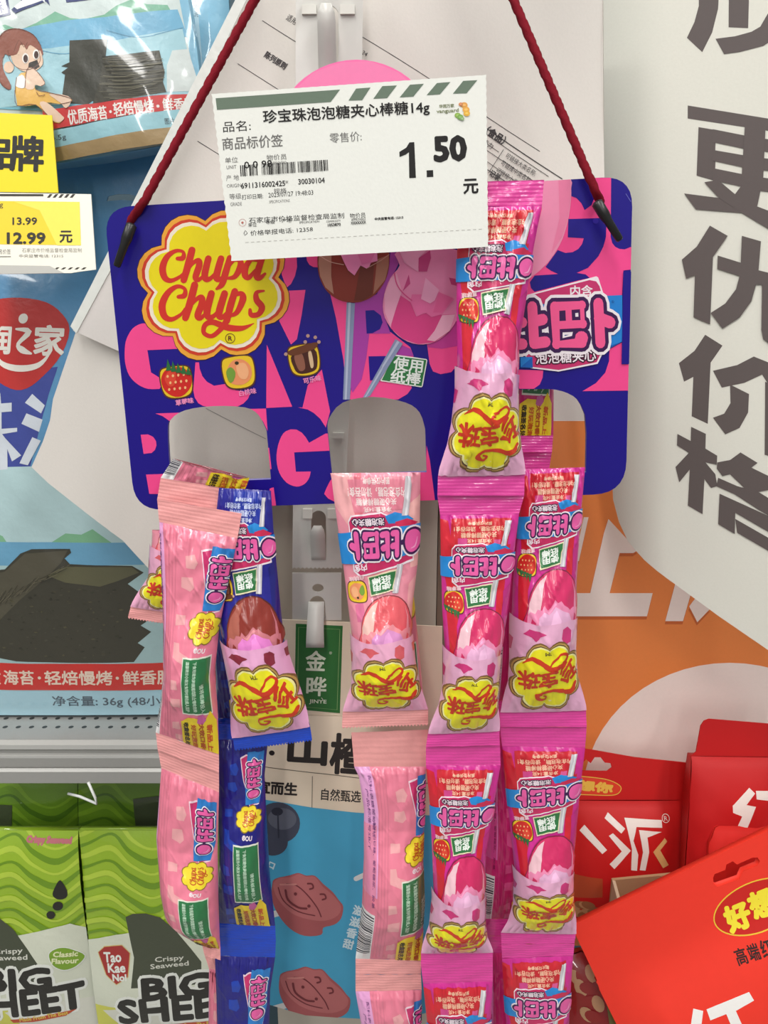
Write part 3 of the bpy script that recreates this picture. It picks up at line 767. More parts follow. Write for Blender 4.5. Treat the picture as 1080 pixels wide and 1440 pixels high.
# large blue bag with the red emblem
a = Art(); kr = K(0, 360, 4.154); ks = K(0, 680, 3.2)
a.poly(kr([(-60, 700), (380, 640), (330, 800), (220, 1240), (0, 1260), (-60, 1260)]), ((62, 74, 150), 'film'))
a.poly([(-60, 655), (330, 640), (330, 1010), (-60, 1010)], ((178, 206, 208), 'film'))
a.poly(kr([(-60, 290), (0, 255), (150, 245), (300, 272), (395, 340), (440, 430), (400, 570), (300, 690), (200, 765), (110, 765), (0, 700), (-60, 640)]), ((190, 48, 44), 'film'), sm=3)
WE = ((232, 226, 216), 'film')
a.text('润', *kr(40, 485), 30, 38, WE, 2, bold=1.2); a.text('家', *kr(328, 490), 40, 40, WE, 2, bold=1.4)
a.ell(*kr(172, 365), 6.5, 7, WE, 20); a.line(kr([(135, 425), (210, 440), (150, 510), (175, 545), (225, 565)]), [3, 8, 5, 9, 3], WE, 4)
a.line(kr([(0, 555), (60, 625), (160, 650), (270, 630), (345, 550)]), [1, 7, 9, 7, 1], WE, 5)
LET = ((208, 214, 222), 'film')
for q in ([(-60, 860), (20, 840), (20, 795), (50, 790), (55, 850), (118, 845), (118, 895), (58, 900), (58, 995), (150, 988), (150, 1010), (60, 1025), (80, 1050), (175, 1145), (120, 1180), (90, 1110), (95, 1225), (0, 1235), (5, 1180), (-60, 1200)],
          [(235, 795), (310, 860), (290, 905), (195, 845)], [(205, 905), (300, 940), (280, 1010), (175, 965)], [(240, 1040), (290, 1060), (215, 1200), (165, 1190)]): a.poly(kr(q), LET)
a.poly(ks([(-60, 200), (0, 196), (50, 215), (70, 245), (-60, 245)]), ((124, 178, 140), 'film')); a.poly(ks([(260, 245), (330, 200), (400, 205), (450, 180), (540, 245)]), ((124, 178, 140), 'film'))
a.poly(ks([(-60, 240), (1060, 240), (1060, 350), (-60, 360)]), ((108, 164, 196), 'film')); a.poly(ks([(-60, 345), (1060, 338), (1060, 800), (-60, 800)]), ((166, 196, 198), 'film'))
wd = [(-60, 380), (60, 360), (130, 290), (180, 270), (350, 268), (355, 285), (325, 310), (350, 335), (470, 340), (620, 345), (670, 375), (600, 425), (660, 470), (640, 500), (690, 540), (700, 580), (655, 610), (700, 640), (640, 690), (670, 710), (620, 778), (400, 782), (100, 775), (0, 760), (-60, 770)]
a.poly(ks(wd), ((64, 62, 52), 'film'))
a.poly(ks([(150, 290), (340, 275), (310, 330), (240, 400), (120, 500), (0, 620), (-60, 640), (-60, 400), (60, 370)]), ((84, 80, 66), 'film'))
a.poly(ks([(250, 385), (330, 345), (620, 350), (650, 375), (560, 410), (480, 435), (330, 415)]), ((96, 94, 70), 'film'))
for i in range(150):
    x, y = rr.random() * 640 - 40, 400 + rr.random() * 370
    if y < 430 + max(0, (250 - x)) * .2 or (x > 560 and y > 480): continue
    w_, h_ = 4 + rr.random() * 12, 2 + rr.random() * 5
    a.poly(ks([(x, y), (x + w_, y - h_ * .6), (x + w_ * 1.6, y + h_ * .3), (x + w_ * .6, y + h_)]), (((52, 50, 42), (74, 72, 60), (84, 80, 60), (58, 58, 46))[i % 4], 'film'))
for i in range(26):
    x = -40 + i * 14; a.line(ks([(x, 560 - i * 9 + rr.random() * 30), (x + 60, 470 - i * 6 + rr.random() * 30)]), .6, ((56, 54, 44), 'film') if i % 2 else ((108, 102, 84), 'film'), caps=False)
a.poly(ks([(-60, 785), (1060, 785), (1060, 912), (-60, 912)]), ((206, 52, 48), 'film'))
for s_, x, w in (('质', -5, 55), ('海苔', 105, 135), ('·', 198, 12), ('轻焙慢烤', 372, 300), ('·', 545, 12), ('鲜香脆', 680, 220)): a.text(s_, *ks(x, 852), w / 3.2, (66 if s_ != '·' else 12) / 3.2, ((236, 214, 196), 'film'), 0, bold=.5)
a.poly(ks([(-60, 915), (1060, 915), (1060, 1060), (-60, 1060)]), ((160, 200, 214), 'film'))
a.text('净含量: 36g (48小包)', 165, 983, 176, 18, ((70, 88, 102), 'film'), 0, bold=.25)
pl = Plane(120, 600, 0.452)
bag('seaweed_snack_bag', 'large blue seaweed bag with a red drop emblem standing on the steel shelf', 'snack bag', pl,
    [(-70, 372), (300, 372), (305, 600), (308, 1003), (120, 1005), (-70, 1005)], a, ((92, 148, 190), 'film'), .012, 16,
    header=[(-70, 200), (300, 200), (300, 372), (-70, 372)], hholes=[[(150, 283), (152, 276), (165, 273), (182, 273), (193, 276), (195, 283), (172, 281)]], base_pt=(120, 1004))
# yellow brand card and price label
pl = Plane(60, 260, 0.408, tilt=-8)
a = Art(); a.text('品', -2, 217, 44, 40, ((30, 28, 24), 'print'), 2, bold=1.6); a.text('牌', 38, 216, 45, 48, ((30, 28, 24), 'print'), 2, bold=1.6)
mb = MB(); sheet(mb, pl, [(-60, 156), (73, 162), (82, 271), (-60, 269)], ((238, 216, 34), 'print'), a, thick=.0006)
tag(mb.build('brand_card', loc=pl(20, 270)), 'bright yellow card with two black characters above the shelf price label', 'sign')
a = Art(); a.poly([(-60, 282), (112, 284), (114, 345), (-60, 343)], ((240, 208, 50), 'print'))
a.poly([(20, 284), (56, 296), (80, 345), (114, 345), (112, 284)], ((246, 226, 92), 'print'))
TX = ((52, 48, 42), 'print')
a.text('13.99', 35, 311, 34, 10, TX, 0, bold=.3); a.text('12.99', 37, 335, 53, 15, TX, 0, bold=.8); a.text('元', 93, 333, 17, 16, TX, 0, bold=.6); a.text('g', 2, 290, 5, 7, TX)
a.poly([(-60, 272.5), (61, 273), (61, 276), (-60, 276)], TX)
for i in range(5): a.poly([(66 + i * 8, 278), (70 + i * 8, 273), (74 + i * 8, 273), (70 + i * 8, 278)], TX); a.poly([(76 + i * 9.5, 379), (80 + i * 9.5, 376), (84 + i * 9.5, 376), (80 + i * 9.5, 379)], TX)
a.text('石家庄市价格监督检查局监制', 73, 352, 84, 6, ((150, 144, 134), 'print')); a.text('中央监管电话: 12315', 58, 360, 62, 4.5, ((110, 104, 96), 'print')); a.text('品名价签', 4, 354, 22, 7, ((110, 104, 96), 'print')); a.line([(-20, 361), (15, 361)], 1, TX)
a.poly([(-60, 372), (70, 374), (100, 389), (-60, 389)], ((190, 188, 182), 'plastic'))
mb = MB(); plb = Plane(60, 330, 0.404, tilt=-10)
sheet(mb, plb, [(-60, 270), (128, 273), (135, 379), (112, 382), (100, 384), (-60, 386)], ((240, 236, 222), 'print'), a, thick=.0006)
tag(mb.build('price_label', loc=plb(40, 380)), 'white and yellow shelf price label reading 12.99, over the blue bags', 'price label')

# ---------------------------------------------------------------- green crisp seaweed bags under the shelf
kg = K(0, 1090, 3.375)
def wave_art(dx, dark, front=True):
    a = Art(); c = ((112, 152, 30), 'film') if not dark else ((70, 104, 28), 'film'); c2 = ((186, 212, 70), 'film') if not dark else ((112, 148, 40), 'film')  # dark: the same wave greens lowered, shade under the shelf put into the colour
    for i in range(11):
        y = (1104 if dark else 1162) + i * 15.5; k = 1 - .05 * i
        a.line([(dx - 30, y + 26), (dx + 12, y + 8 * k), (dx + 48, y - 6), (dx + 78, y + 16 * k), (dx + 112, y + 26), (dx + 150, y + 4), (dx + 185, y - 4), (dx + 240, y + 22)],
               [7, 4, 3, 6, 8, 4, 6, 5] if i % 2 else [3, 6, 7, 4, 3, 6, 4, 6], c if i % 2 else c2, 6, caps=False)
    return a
def green_front(dx, x0, x1, tagx, w):
    a = wave_art(dx, False)
    f = lambda q: [(p[0] + dx, p[1]) for p in q]
    a.poly(f([(-60, 1330), (0, 1318), (60, 1300), (130, 1285), (230, 1330), (230, 1480), (-60, 1480)]), ((222, 226, 206), 'film'))
    a.poly(f([(-60, 1405), (0, 1400), (60, 1402), (150, 1412), (220, 1420), (220, 1480), (-60, 1480)]), ((214, 214, 92), 'film'))
    a.poly(f([(40, 1408), (130, 1392), (220, 1398), (220, 1480), (100, 1480), (60, 1425)]), ((226, 226, 212), 'film'))
    a.poly(f([(w - 12, 1275), (w - 2, 1270), (w + 16, 1269), (w + 36, 1274), (w + 58, 1292), (w + 78, 1318), (w + 92, 1338), (w + 92, 1370), (w - 4, 1372), (w + 0, 1330)]), ((70, 76, 58), 'film'))
    return a
OUTW, BLK = ((238, 240, 232), 'film'), ((34, 32, 28), 'film')
gbag = dict(cell=16, wr=.0005)
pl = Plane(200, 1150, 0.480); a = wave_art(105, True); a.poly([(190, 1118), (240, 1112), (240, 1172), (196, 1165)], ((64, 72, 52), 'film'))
bag('crisp_seaweed_bag', 'dark shaded top of the right rear green bag under the shelf', 'snack bag', pl, [(110, 1085), (330, 1085), (334, 1300), (113, 1300)], a, ((96, 132, 34), 'film'), .006, base_pt=(220, 1300), **gbag)  # base green and print darkened to stand for the shelf's shade
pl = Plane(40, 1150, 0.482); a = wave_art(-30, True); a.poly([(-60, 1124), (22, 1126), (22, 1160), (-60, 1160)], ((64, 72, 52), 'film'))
bag('crisp_seaweed_bag', 'dark shaded top of the left rear green bag under the shelf', 'snack bag', pl, [(-70, 1085), (109, 1085), (112, 1300), (-70, 1300)], a, ((96, 132, 34), 'film'), .006, base_pt=(30, 1300), **gbag)  # shelf shade painted into this bag's greens as well
# right front bag
a = green_front(110, 111, 330, 160, 85)
a.text('BIG', *kg(855, 952), 92, 30, OUTW, -4, bold=6.6); a.text('SHEET', *kg(870, 1054), 168, 34, BLK, -4, bold=2.5, out=[(4.0, OUTW)]); a.text('BIG', *kg(855, 950), 92, 29, BLK, -4, bold=2.5)
a.text('Crispy\nSeaweed', *kg(822, 828), 52, 16, ((226, 226, 214), 'film'), -4, bold=.2)
a.poly(kg([(485, 800), (515, 770), (600, 755), (640, 790), (630, 900), (575, 940), (525, 900)]), ((172, 46, 44), 'film')); a.line(kg([(485, 800), (515, 770), (600, 755), (640, 790), (630, 900), (575, 940), (525, 900)]), 1.2, ((220, 190, 120), 'film'), closed=True)
a.text('Tao', *kg(555, 815), 24, 13, OUTW, -6, bold=.6); a.text('Kae', *kg(575, 862), 24, 12, OUTW, -6, bold=.6); a.text('Noi', *kg(590, 905), 19, 9, OUTW, -6, bold=.6)
a.poly(kg([(800, 1140), (900, 1128), (1040, 1125), (1040, 1145), (900, 1158), (820, 1155)]), ((196, 76, 40), 'film')); a.text('Made From The Best', *kg(930, 1140), 60, 5.5, ((236, 206, 90), 'film'), -3, bold=.2)
pl = Plane(220, 1300, 0.455)
bag('crisp_seaweed_bag', 'right front green bag with black two-line lettering and a red badge', 'snack bag', pl, [(111, 1168), (322, 1168), (336, 1470), (147, 1470)], a, ((156, 190, 48), 'film'), .010,
    base_pt=(230, 1470), **gbag)
# left front bag
a = green_front(-25, -60, 111, 0, -5)
a.text('BIG', *kg(110, 918), 92, 30, OUTW, -4, bold=6.6); a.text('SHEET', *kg(160, 1024), 150, 36, BLK, -5, bold=2.5, out=[(4.0, OUTW)]); a.text('BIG', *kg(110, 916), 92, 29, BLK, -4, bold=2.5)
a.text('Crispy\nSeaweed', *kg(70, 795), 54, 16, ((226, 226, 214), 'film'), -4, bold=.2)
a.poly(kg([(262, 790), (300, 765), (350, 772), (418, 818), (385, 860), (330, 872), (280, 845)]), ((128, 168, 42), 'film'), sm=4); a.line(kg([(262, 790), (300, 765), (350, 772), (418, 818), (385, 860), (330, 872), (280, 845)]), 1.2, OUTW, 4, closed=True)
a.text('Classic\nFlavour', *kg(335, 813), 34, 16, ((236, 240, 190), 'film'), 6, bold=.4)
a.text('Crispy Seaweed', *kg(240, 300), 62, 9, ((206, 120, 130), 'film'), 2, bold=.9)
a.poly(kg([(308, 462), (340, 510), (335, 540), (300, 545), (275, 525), (285, 490)]), BLK, sm=4); a.ell(*kg(300, 575), 7, 6, BLK); a.ell(*kg(268, 615), 6, 5.5, BLK)
a.poly(kg([(75, 1110), (200, 1098), (380, 1070), (330, 1100), (180, 1122), (90, 1125)]), ((196, 76, 40), 'film')); a.text('Made From The Best', *kg(230, 1097), 66, 5.5, ((236, 206, 90), 'film'), -7, bold=.2)
pl = Plane(40, 1300, 0.457)
bag('crisp_seaweed_bag', 'left front green bag with black two-line lettering and an oval green flavour tag', 'snack bag', pl, [(-70, 1168), (110, 1168), (146, 1470), (-70, 1470)], a, ((156, 190, 48), 'film'), .010,
    base_pt=(40, 1470), **gbag)

# ---------------------------------------------------------------- red date bags and their carton on the right
kz = K(780, 900, 2.667); WR = ((232, 222, 214), 'print'); GO = ((226, 178, 70), 'print')
RED = ((192, 22, 22), 'matte')
a = Art()
a.poly(kz([(40, 520), (80, 512), (190, 525), (240, 545), (245, 565), (215, 580), (120, 578), (40, 575)]), ((214, 60, 34), 'print'), sm=4); a.line(kz([(40, 515), (80, 510), (190, 522), (243, 545), (245, 568), (215, 582), (120, 580), (40, 578)]), 1.2, GO, 4)
a.text('想你', *kz(152, 550), 48, 13, GO, 6, bold=1.2)
for q in ([(192, 636), (250, 688), (235, 705), (178, 655)], [(105, 682), (182, 765), (165, 780), (88, 705)], [(190, 715), (205, 705), (268, 765), (207, 832), (190, 815), (235, 768)], [(250, 652), (388, 660), (388, 686), (292, 682), (278, 730), (295, 780), (290, 838), (268, 835), (272, 760)],
          [(300, 692), (385, 700), (330, 718), (335, 770), (322, 838), (300, 836), (312, 770)]): a.poly(kz(q), WR)
a.poly(kz([(350, 770), (395, 722), (405, 735), (377, 765), (410, 822), (388, 832)]), ((222, 172, 110), 'print')); a.line(kz(ellipse(405, 656, 14, 14)), .8, WR, closed=True); a.text('R', *kz(405, 656), 5, 5.5, WR)
a.poly(kz([(60, 870), (165, 870), (165, 940), (60, 960)]), ((176, 72, 40), 'print'))
for i in range(9): a.poly(ellipse(*kz(70 + 14 * (i % 5) + rr.random() * 12, 1015 - 22 * (i // 3) + rr.random() * 14), 9, 5.5, -40 + rr.random() * 50, 14), ((188, 140, 96), 'print') if i % 2 else ((150, 96, 60), 'print'))
hh = kz([(104, 490), (104, 462), (118, 448), (135, 462), (150, 440), (172, 440), (188, 460), (210, 462), (214, 478), (196, 492)])
pl = Plane(880, 1150, 0.440, tilt=-14)
red_pts = [(806, 1060), (818, 1053), (880, 1064), (971, 1074)]
bag('date_snack_bag', 'dark red date bag with white brush character and a hang hole, against the poster', 'snack bag', pl,
    kz([(60, 600), (500, 600), (488, 870), (440, 890), (400, 1010), (60, 1080)]), a, RED, .010, 14,
    header=kz([(55, 400), (130, 410), (300, 440), (510, 462), (500, 600), (60, 600)]), hholes=[hh], base_pt=(880, 1290))
a = Art()
for q in ([(640, 595), (705, 533), (724, 552), (690, 592), (724, 598), (690, 672), (720, 676), (720, 696), (642, 696), (672, 632), (640, 620)], [(728, 543), (860, 545), (860, 575), (800, 575), (802, 700), (768, 700), (772, 577), (728, 572)]): a.poly(kz(q), WR)
pl = Plane(1030, 1100, 0.425, tilt=-12)
bag('date_snack_bag', 'dark red date bag with white strokes, rising behind the bright front bag at right', 'snack bag', pl,
    kz([(512, 435), (900, 440), (900, 1100), (480, 1050), (482, 900), (500, 560)]), a, ((188, 20, 22), 'matte'), .012, 14,
    header=kz([(530, 420), (548, 322), (560, 304), (580, 296), (700, 306), (900, 322), (900, 440), (512, 435)]), base_pt=(1040, 1300))
pl = Plane(1040, 1210, 0.405, tilt=-12)
bag('date_snack_bag', 'plain red bag corner wedged directly behind the bright front bag', 'snack bag', pl, kz([(600, 700), (615, 694), (900, 694), (900, 1080), (560, 1080), (575, 760)]), None, ((214, 40, 34), 'matte'), .006, 16, base_pt=(1040, 1300))
# bag with date pictures, lower down
a = Art()
for i in range(14): a.poly(ellipse(*kz(60 + 22 * (i % 5) + rr.random() * 15, 1230 + 45 * (i // 4) + rr.random() * 20), 12, 8, rr.random() * 90, 14), ((150, 30, 26), 'film') if i % 3 else ((196, 150, 110), 'film'))
a.poly(kz([(175, 1290), (200, 1320), (250, 1480), (200, 1480)]), ((122, 120, 60), 'film'))
pl = Plane(830, 1370, 0.395, tilt=-15)
bag('date_snack_bag', 'dark red bag printed with dates, low between the candy strips and the bright red bag', 'snack bag', pl, kz([(30, 1185), (100, 1165), (330, 1320), (330, 1560), (20, 1560)]), a, ((150, 26, 30), 'film'), .008, 12, base_pt=(850, 1480))
# carton
cb = thing('display_carton', 'brown cardboard display carton whose rim shows behind the bright red bag', 'carton', at(910, 1330, .44))
A_, B_ = at(862, 1239, .400), at(950, 1231, .400); C_, D_ = at(868, 1266, .402), None
cm, ci = mat((206, 186, 158), 'paper'), mat((176, 140, 104), 'paper')
def slab(p, q, down, th, m, name):
    mb = MB(); d = Vector((0, 0, -down)); n = (q - p).cross(d).normalized() * th
    c = [p, q, q + d, p + d]; c2 = [v + n for v in c]
    mb.face(c, m); mb.face(c2[::-1], m)
    for i in range(4): mb.face([c[i], c2[i], c2[(i + 1) % 4], c[(i + 1) % 4]][::-1], m)
    mb.build(name, cb)
slab(at(861, 1238, .412), at(1100, 1215, .412), .07, .002, ci, 'rear_panel')
slab(at(861, 1238, .412), at(869, 1268, .385), .07, .002, cm, 'side_panel')
# front bag
a = Art()
ov = [kz((742 + 165 * math.cos(t) * math.cos(R(-24)) - 88 * math.sin(t) * math.sin(R(-24)) + 10, 1002 + 165 * math.cos(t) * math.sin(R(-24)) + 88 * math.sin(t) * math.cos(R(-24)) - 5)) for t in [i * math.pi / 24 for i in range(48)]]
a.poly(ov, ((206, 36, 30), 'print')); a.line(ov, 1.8, ((240, 196, 60), 'print'), closed=True)
YE = ((248, 228, 60), 'print')
for ch, x, y in (('好', 685, 1035), ('想', 775, 985), ('你', 860, 945)): a.text(ch, *kz(x, y), 33, 34, YE, -22, bold=2.2)
for i, ch in enumerate('高端红枣'): a.text(ch, *kz(688 + 46 * i, 1170 - 17 * i), 15, 20, ((52, 34, 32), 'print'), -18, bold=.4)
WF = ((244, 240, 236), 'print')
for q in ([(503, 1350), (538, 1356), (520, 1450), (560, 1440), (560, 1500), (470, 1500)], [(550, 1350), (706, 1284), (722, 1312), (655, 1350), (720, 1500), (676, 1500), (620, 1362), (562, 1386)]): a.poly(kz(q), WF)
hf = kz([(594, 892), (600, 878), (640, 862), (644, 842), (668, 830), (684, 842), (742, 816), (762, 816), (770, 830), (760, 846), (706, 868), (694, 896), (612, 925), (596, 916)])
pl = Plane(960, 1320, 0.365, tilt=-8)
fold0, fold1 = kz(160, 1275), kz(900, 900)
bag('date_snack_bag', 'bright red front bag leaning over the carton, with a yellow oval emblem', 'snack bag', pl,
    roundpoly([(*kz(62, 1072), 6), (*kz(800, 715), 0), (*kz(1000, 620), 0), (*kz(1000, 1640), 0), (*kz(330, 1640), 0), (*kz(168, 1312), 0), (*kz(164, 1296), 0), (*kz(156, 1284), 0), (*kz(158, 1274), 0)]), a, ((240, 58, 42), 'matte'), .008, 16,
    bholes=[hf], base_pt=(1000, 1490),
    bulge=lambda x, y: .010 * (1 - math.exp(-(max(0, (y - fold0[1]) - (x - fold0[0]) * (fold1[1] - fold0[1]) / (fold1[0] - fold0[0])) / 90.0) ** 2)) * min(1, max(0, (x - fold0[0] - (y - fold0[1]) * .45)) / 70.0))

# ---------------------------------------------------------------- blue header card
K1, K2, K3, K4, K5, K6, K7, K8 = K(130, 270, 5.4), K(150, 430, 4.965), K(300, 340, 5.4), K(330, 500, 5.4), K(430, 320, 4.696), K(560, 480, 5.4), K(720, 240, 6), K(720, 380, 4.235)
CP = Plane(515, 480, 0.325, tilt=6)
BLU, PNK = ((26, 8, 136), 'print'), ((255, 76, 148), 'print')
def build_card():
    a = Art(); P = lambda q, c=PNK, sm=0: a.poly(q, c, sm=sm)
    P(smooth(K2([(290, 125), (240, 125), (180, 160), (140, 230), (127, 300), (130, 400), (160, 490), (220, 550), (290, 580), (370, 580)]), 3) + K2([(400, 520), (310, 465), (285, 310), (500, 300), (500, 150)]))
    P(K2([(620, 395), (645, 395), (650, 440), (668, 490), (700, 530), (750, 558), (830, 545), (900, 590)]) + K4([(60, 270), (118, 290), (100, 330), (65, 365), (20, 388)]) + K2([(720, 708), (670, 698), (640, 680), (615, 640), (605, 590), (612, 500)]))
    P(K2([(340, 752), (530, 745), (530, 800), (440, 805), (390, 770)]))
    P(K2([(238, 900), (290, 898), (325, 915), (345, 945), (348, 975), (338, 1005), (315, 1027), (258, 1034)])); P(K2([(275, 1178), (400, 1174), (400, 1315), (298, 1313)]))
    P([K3(406, 782), K4(437, 388), K4(240, 398)])
    P(K3([(560, 372), (700, 365), (670, 560), (635, 740), (590, 780), (500, 600)]))
    P(K5([(162, 440), (275, 490), (262, 1000), (248, 870), (200, 600)]))
    P(K4([(662, 105), (725, 425), (692, 545), (650, 480), (600, 435), (555, 410), (480, 393), (515, 395), (555, 225)]))
    P(K3([(500, 100), (632, 100), (636, 190), (620, 260), (590, 320), (555, 350), (520, 250)])); P(K3([(705, 100), (830, 100), (800, 195), (760, 192), (730, 175), (712, 145)]))
    P(smooth(K4([(425, 560), (370, 590), (330, 680), (318, 790), (340, 890), (395, 965), (470, 995), (530, 975), (565, 930), (578, 880)]), 3) + K4([(465, 882), (452, 735), (720, 722), (720, 590), (690, 592), (565, 662), (540, 620), (510, 585), (470, 562)]))
    P(K4([(60, 406), (238, 402), (250, 572), (215, 500), (150, 430)])); P(K4([(250, 700), (262, 700), (280, 860), (270, 865)])); P(K4([(266, 1010), (296, 1000), (318, 1165), (270, 1165)]))
    P(K4([(760, 915), (725, 950), (695, 1010), (680, 1050), (710, 1085), (760, 1110)])); P(K6([(215, 790), (240, 900), (282, 1230), (130, 1230), (130, 980), (210, 980)]))
    # lettering and printed lollipops in the middle
    VIO = ((176, 62, 168), 'print')
    P(K5([(395, 690), (560, 690), (690, 790), (712, 850), (690, 900), (690, 1010), (700, 1060), (670, 1100), (610, 1135), (290, 1135), (320, 900)]))
    P(K5([(318, 500), (470, 440), (548, 250), (560, 150), (618, 150), (612, 240), (520, 430), (510, 560), (560, 700), (420, 700), (400, 860), (370, 1000), (310, 1090), (296, 1060), (310, 800)]), VIO)
    P(K5([(620, 770), (690, 800), (712, 850), (600, 840)]), VIO)
    for q in ([(394, 548), (450, 545), (495, 580), (508, 625), (490, 670), (440, 697), (402, 700)], [(414, 850), (530, 848), (560, 870), (490, 1000), (424, 1010)]): P(K5(q), BLU)
    P(K5([(800, 760), (1010, 600), (1010, 900), (960, 955), (890, 968), (840, 950), (818, 900)])); P(K5([(800, 740), (1010, 600), (1010, 780), (900, 800), (806, 790)]), ((204, 60, 152), 'print'))
    SK, SL = ((140, 150, 184), 'print'), ((184, 192, 214), 'print')
    P(K5([(270, 495), (325, 500), (292, 1135), (246, 1135), (256, 880)]), SK); P(K5([(282, 495), (298, 496), (270, 1135), (258, 1135)]), SL)
    P(K5([(592, 735), (640, 765), (425, 1110), (370, 1135)]), SK); P(K5([(604, 745), (618, 755), (400, 1115), (385, 1125)]), SL)
    P(smooth(K5([(80, 150), (78, 240), (92, 330), (140, 420), (220, 478), (310, 495), (380, 485), (460, 440), (525, 350), (550, 250), (552, 150)]), 4), ((142, 50, 34), 'print'))
    P(K5([(90, 150), (170, 180), (168, 320), (185, 440), (130, 395), (95, 320), (84, 240)]), ((188, 134, 112), 'print')); P(K5([(470, 210), (548, 180), (548, 250), (524, 345), (445, 440), (460, 320)]), ((176, 116, 92), 'print'))
    P(K5([(360, 260), (450, 240), (440, 440), (380, 480), (320, 480)]), ((112, 44, 26), 'print'))
    a.line(K5([(85, 180), (160, 225), (250, 245)]), 1, ((226, 180, 160), 'print'), 4); a.line(K5([(400, 270), (490, 220), (550, 178)]), 1, ((210, 160, 136), 'print'), 4)
    P(K5([(215, 140), (470, 140), (474, 220), (430, 232), (420, 258), (400, 270), (362, 250), (322, 316), (280, 282), (250, 222)]), ((250, 146, 196), 'print')); P(K5([(330, 140), (470, 140), (430, 225), (370, 245)]), ((242, 124, 180), 'print'))
    P(smooth(K5([(620, 250), (560, 330), (518, 440), (512, 560), (560, 660), (640, 735), (740, 770), (850, 755), (940, 690), (990, 620), (1005, 560), (1005, 150), (610, 150)]), 3, True), ((244, 142, 186), 'print'))
    P(K5([(600, 430), (690, 490), (730, 585), (800, 560), (900, 575), (985, 570), (940, 690), (850, 755), (740, 768), (640, 733), (562, 665), (575, 560)]), ((228, 66, 138), 'print'))
    P(K5([(600, 300), (635, 420), (600, 520), (560, 650), (522, 560), (520, 440), (560, 335)]), ((248, 172, 202), 'print')); P(K5([(985, 572), (950, 680), (850, 750), (800, 742), (850, 680), (900, 578)]), ((248, 180, 206), 'print'))
    P(K5([(690, 490), (700, 440), (860, 440), (880, 425), (980, 470), (900, 570), (830, 590), (790, 560), (735, 585)]), ((242, 112, 170), 'print')); P(K5([(880, 425), (970, 465), (900, 560), (840, 560)]), ((238, 98, 158), 'print'))
    P(K5([(790, 330), (880, 410), (850, 480), (820, 500), (760, 470)]), ((250, 170, 206), 'print')); P(K5([(740, 205), (820, 150), (826, 200), (800, 290), (745, 290)]), ((206, 62, 130), 'print')); P(K5([(610, 140), (810, 140), (745, 200), (742, 292), (650, 230)]), ((246, 166, 200), 'print'))
    P(K5([(945, 330), (1000, 340), (1000, 385), (960, 375)]), ((200, 60, 124), 'print')); P(K5([(680, 310), (640, 420), (690, 370)]), ((206, 62, 130), 'print'))
    a.line(K5([(585, 300), (600, 370), (640, 430), (700, 480)]), 1.6, ((222, 72, 138), 'print'), 5)
    gb = roundpoly([(*K5(592, 838), 1), (*K5(804, 868), 3), (*K5(770, 1055), 3), (*K5(490, 1012), 1)])
    P(gb, ((244, 246, 240), 'print')); P([(590.5, 0)] and K5([(580, 846), (796, 874), (764, 1046), (502, 1006)]), ((44, 124, 66), 'print'))
    a.text('使用', *K5(676, 905), 41, 18, ((240, 246, 240), 'print'), 7, bold=.5); a.text('纸棒', *K5(660, 990), 42, 18, ((240, 246, 240), 'print'), 7, bold=.5)
    P(K5([(592, 735), (640, 765), (500, 990), (478, 1020), (520, 900)]), SK); P(K5([(604, 745), (618, 755), (500, 940), (505, 910)]), SL)
    # right side
    P(K7([(270, 60), (836, 60), (832, 560), (845, 610), (870, 642), (905, 660), (950, 664), (1040, 630), (1040, 830), (940, 842), (928, 1060), (720, 1100), (-60, 1100), (-60, 700)]))
    P(K7([(488, 60), (640, 60), (690, 105), (730, 165), (765, 240), (690, 240), (670, 290), (612, 332), (585, 275), (545, 232), (500, 215)]), BLU)
    P(K7([(475, 408), (740, 400), (795, 470), (792, 560), (770, 640), (730, 720), (640, 820), (545, 862), (620, 875), (655, 905), (560, 925), (190, 1022), (160, 990), (150, 940), (190, 885), (390, 872), (330, 845), (283, 812), (385, 670), (450, 694), (510, 688), (560, 660), (590, 620), (606, 570), (470, 562)]), BLU)
    P(smooth(K7([(275, 60), (488, 60), (498, 150), (498, 230), (480, 380), (445, 520), (400, 630), (300, 780), (160, 900), (120, 900), (180, 600), (250, 330)]), 2, True), ((248, 150, 186), 'print'))
    P(K7([(390, 60), (488, 60), (496, 220), (470, 400), (420, 560), (330, 700), (400, 400)]), ((244, 132, 172), 'print'))
    P(K8([(690, 560), (720, 560), (720, 716), (420, 720), (500, 672), (555, 610), (578, 540), (580, 470), (655, 430), (655, 560)])); P(K8([(-20, 590), (186, 596), (182, 640), (165, 680), (130, 706), (-20, 706)]))
    CR, WW = ((206, 52, 112), 'print'), ((252, 240, 246), 'print')
    P(K8([(90, 146), (500, 36), (512, 42), (548, 152), (300, 200), (90, 200)]), WW); P(K8([(90, 154), (460, 58), (500, 66), (520, 95), (536, 152), (300, 200), (90, 200)]), CR)
    a.text('内含', *K8(412, 122), 31, 15, WW, -2, bold=.35)
    P(K8([(-20, 215), (92, 215), (340, 178), (548, 152), (655, 147), (655, 424), (560, 458), (-20, 458)]), ((34, 134, 218), 'print')); P(K8([(560, 458), (655, 424), (570, 470)]), ((20, 90, 180), 'print'))
    P(K8([(-20, 440), (570, 428), (508, 556), (276, 602), (110, 582), (60, 470)]), WW); P(K8([(-20, 440), (556, 430), (502, 546), (276, 592), (120, 574), (60, 470)]), CR)
    P(K8([(48, 515), (120, 515), (122, 580), (50, 577)]), ((34, 134, 218), 'print')); P(K8([(48, 577), (120, 515), (122, 580)]), ((22, 100, 190), 'print'))
    a.text('泡泡糖夹心', *K8(318, 512), 84, 17, WW, -3, bold=.3, out=[(1.7, ((60, 16, 44), 'print'))])
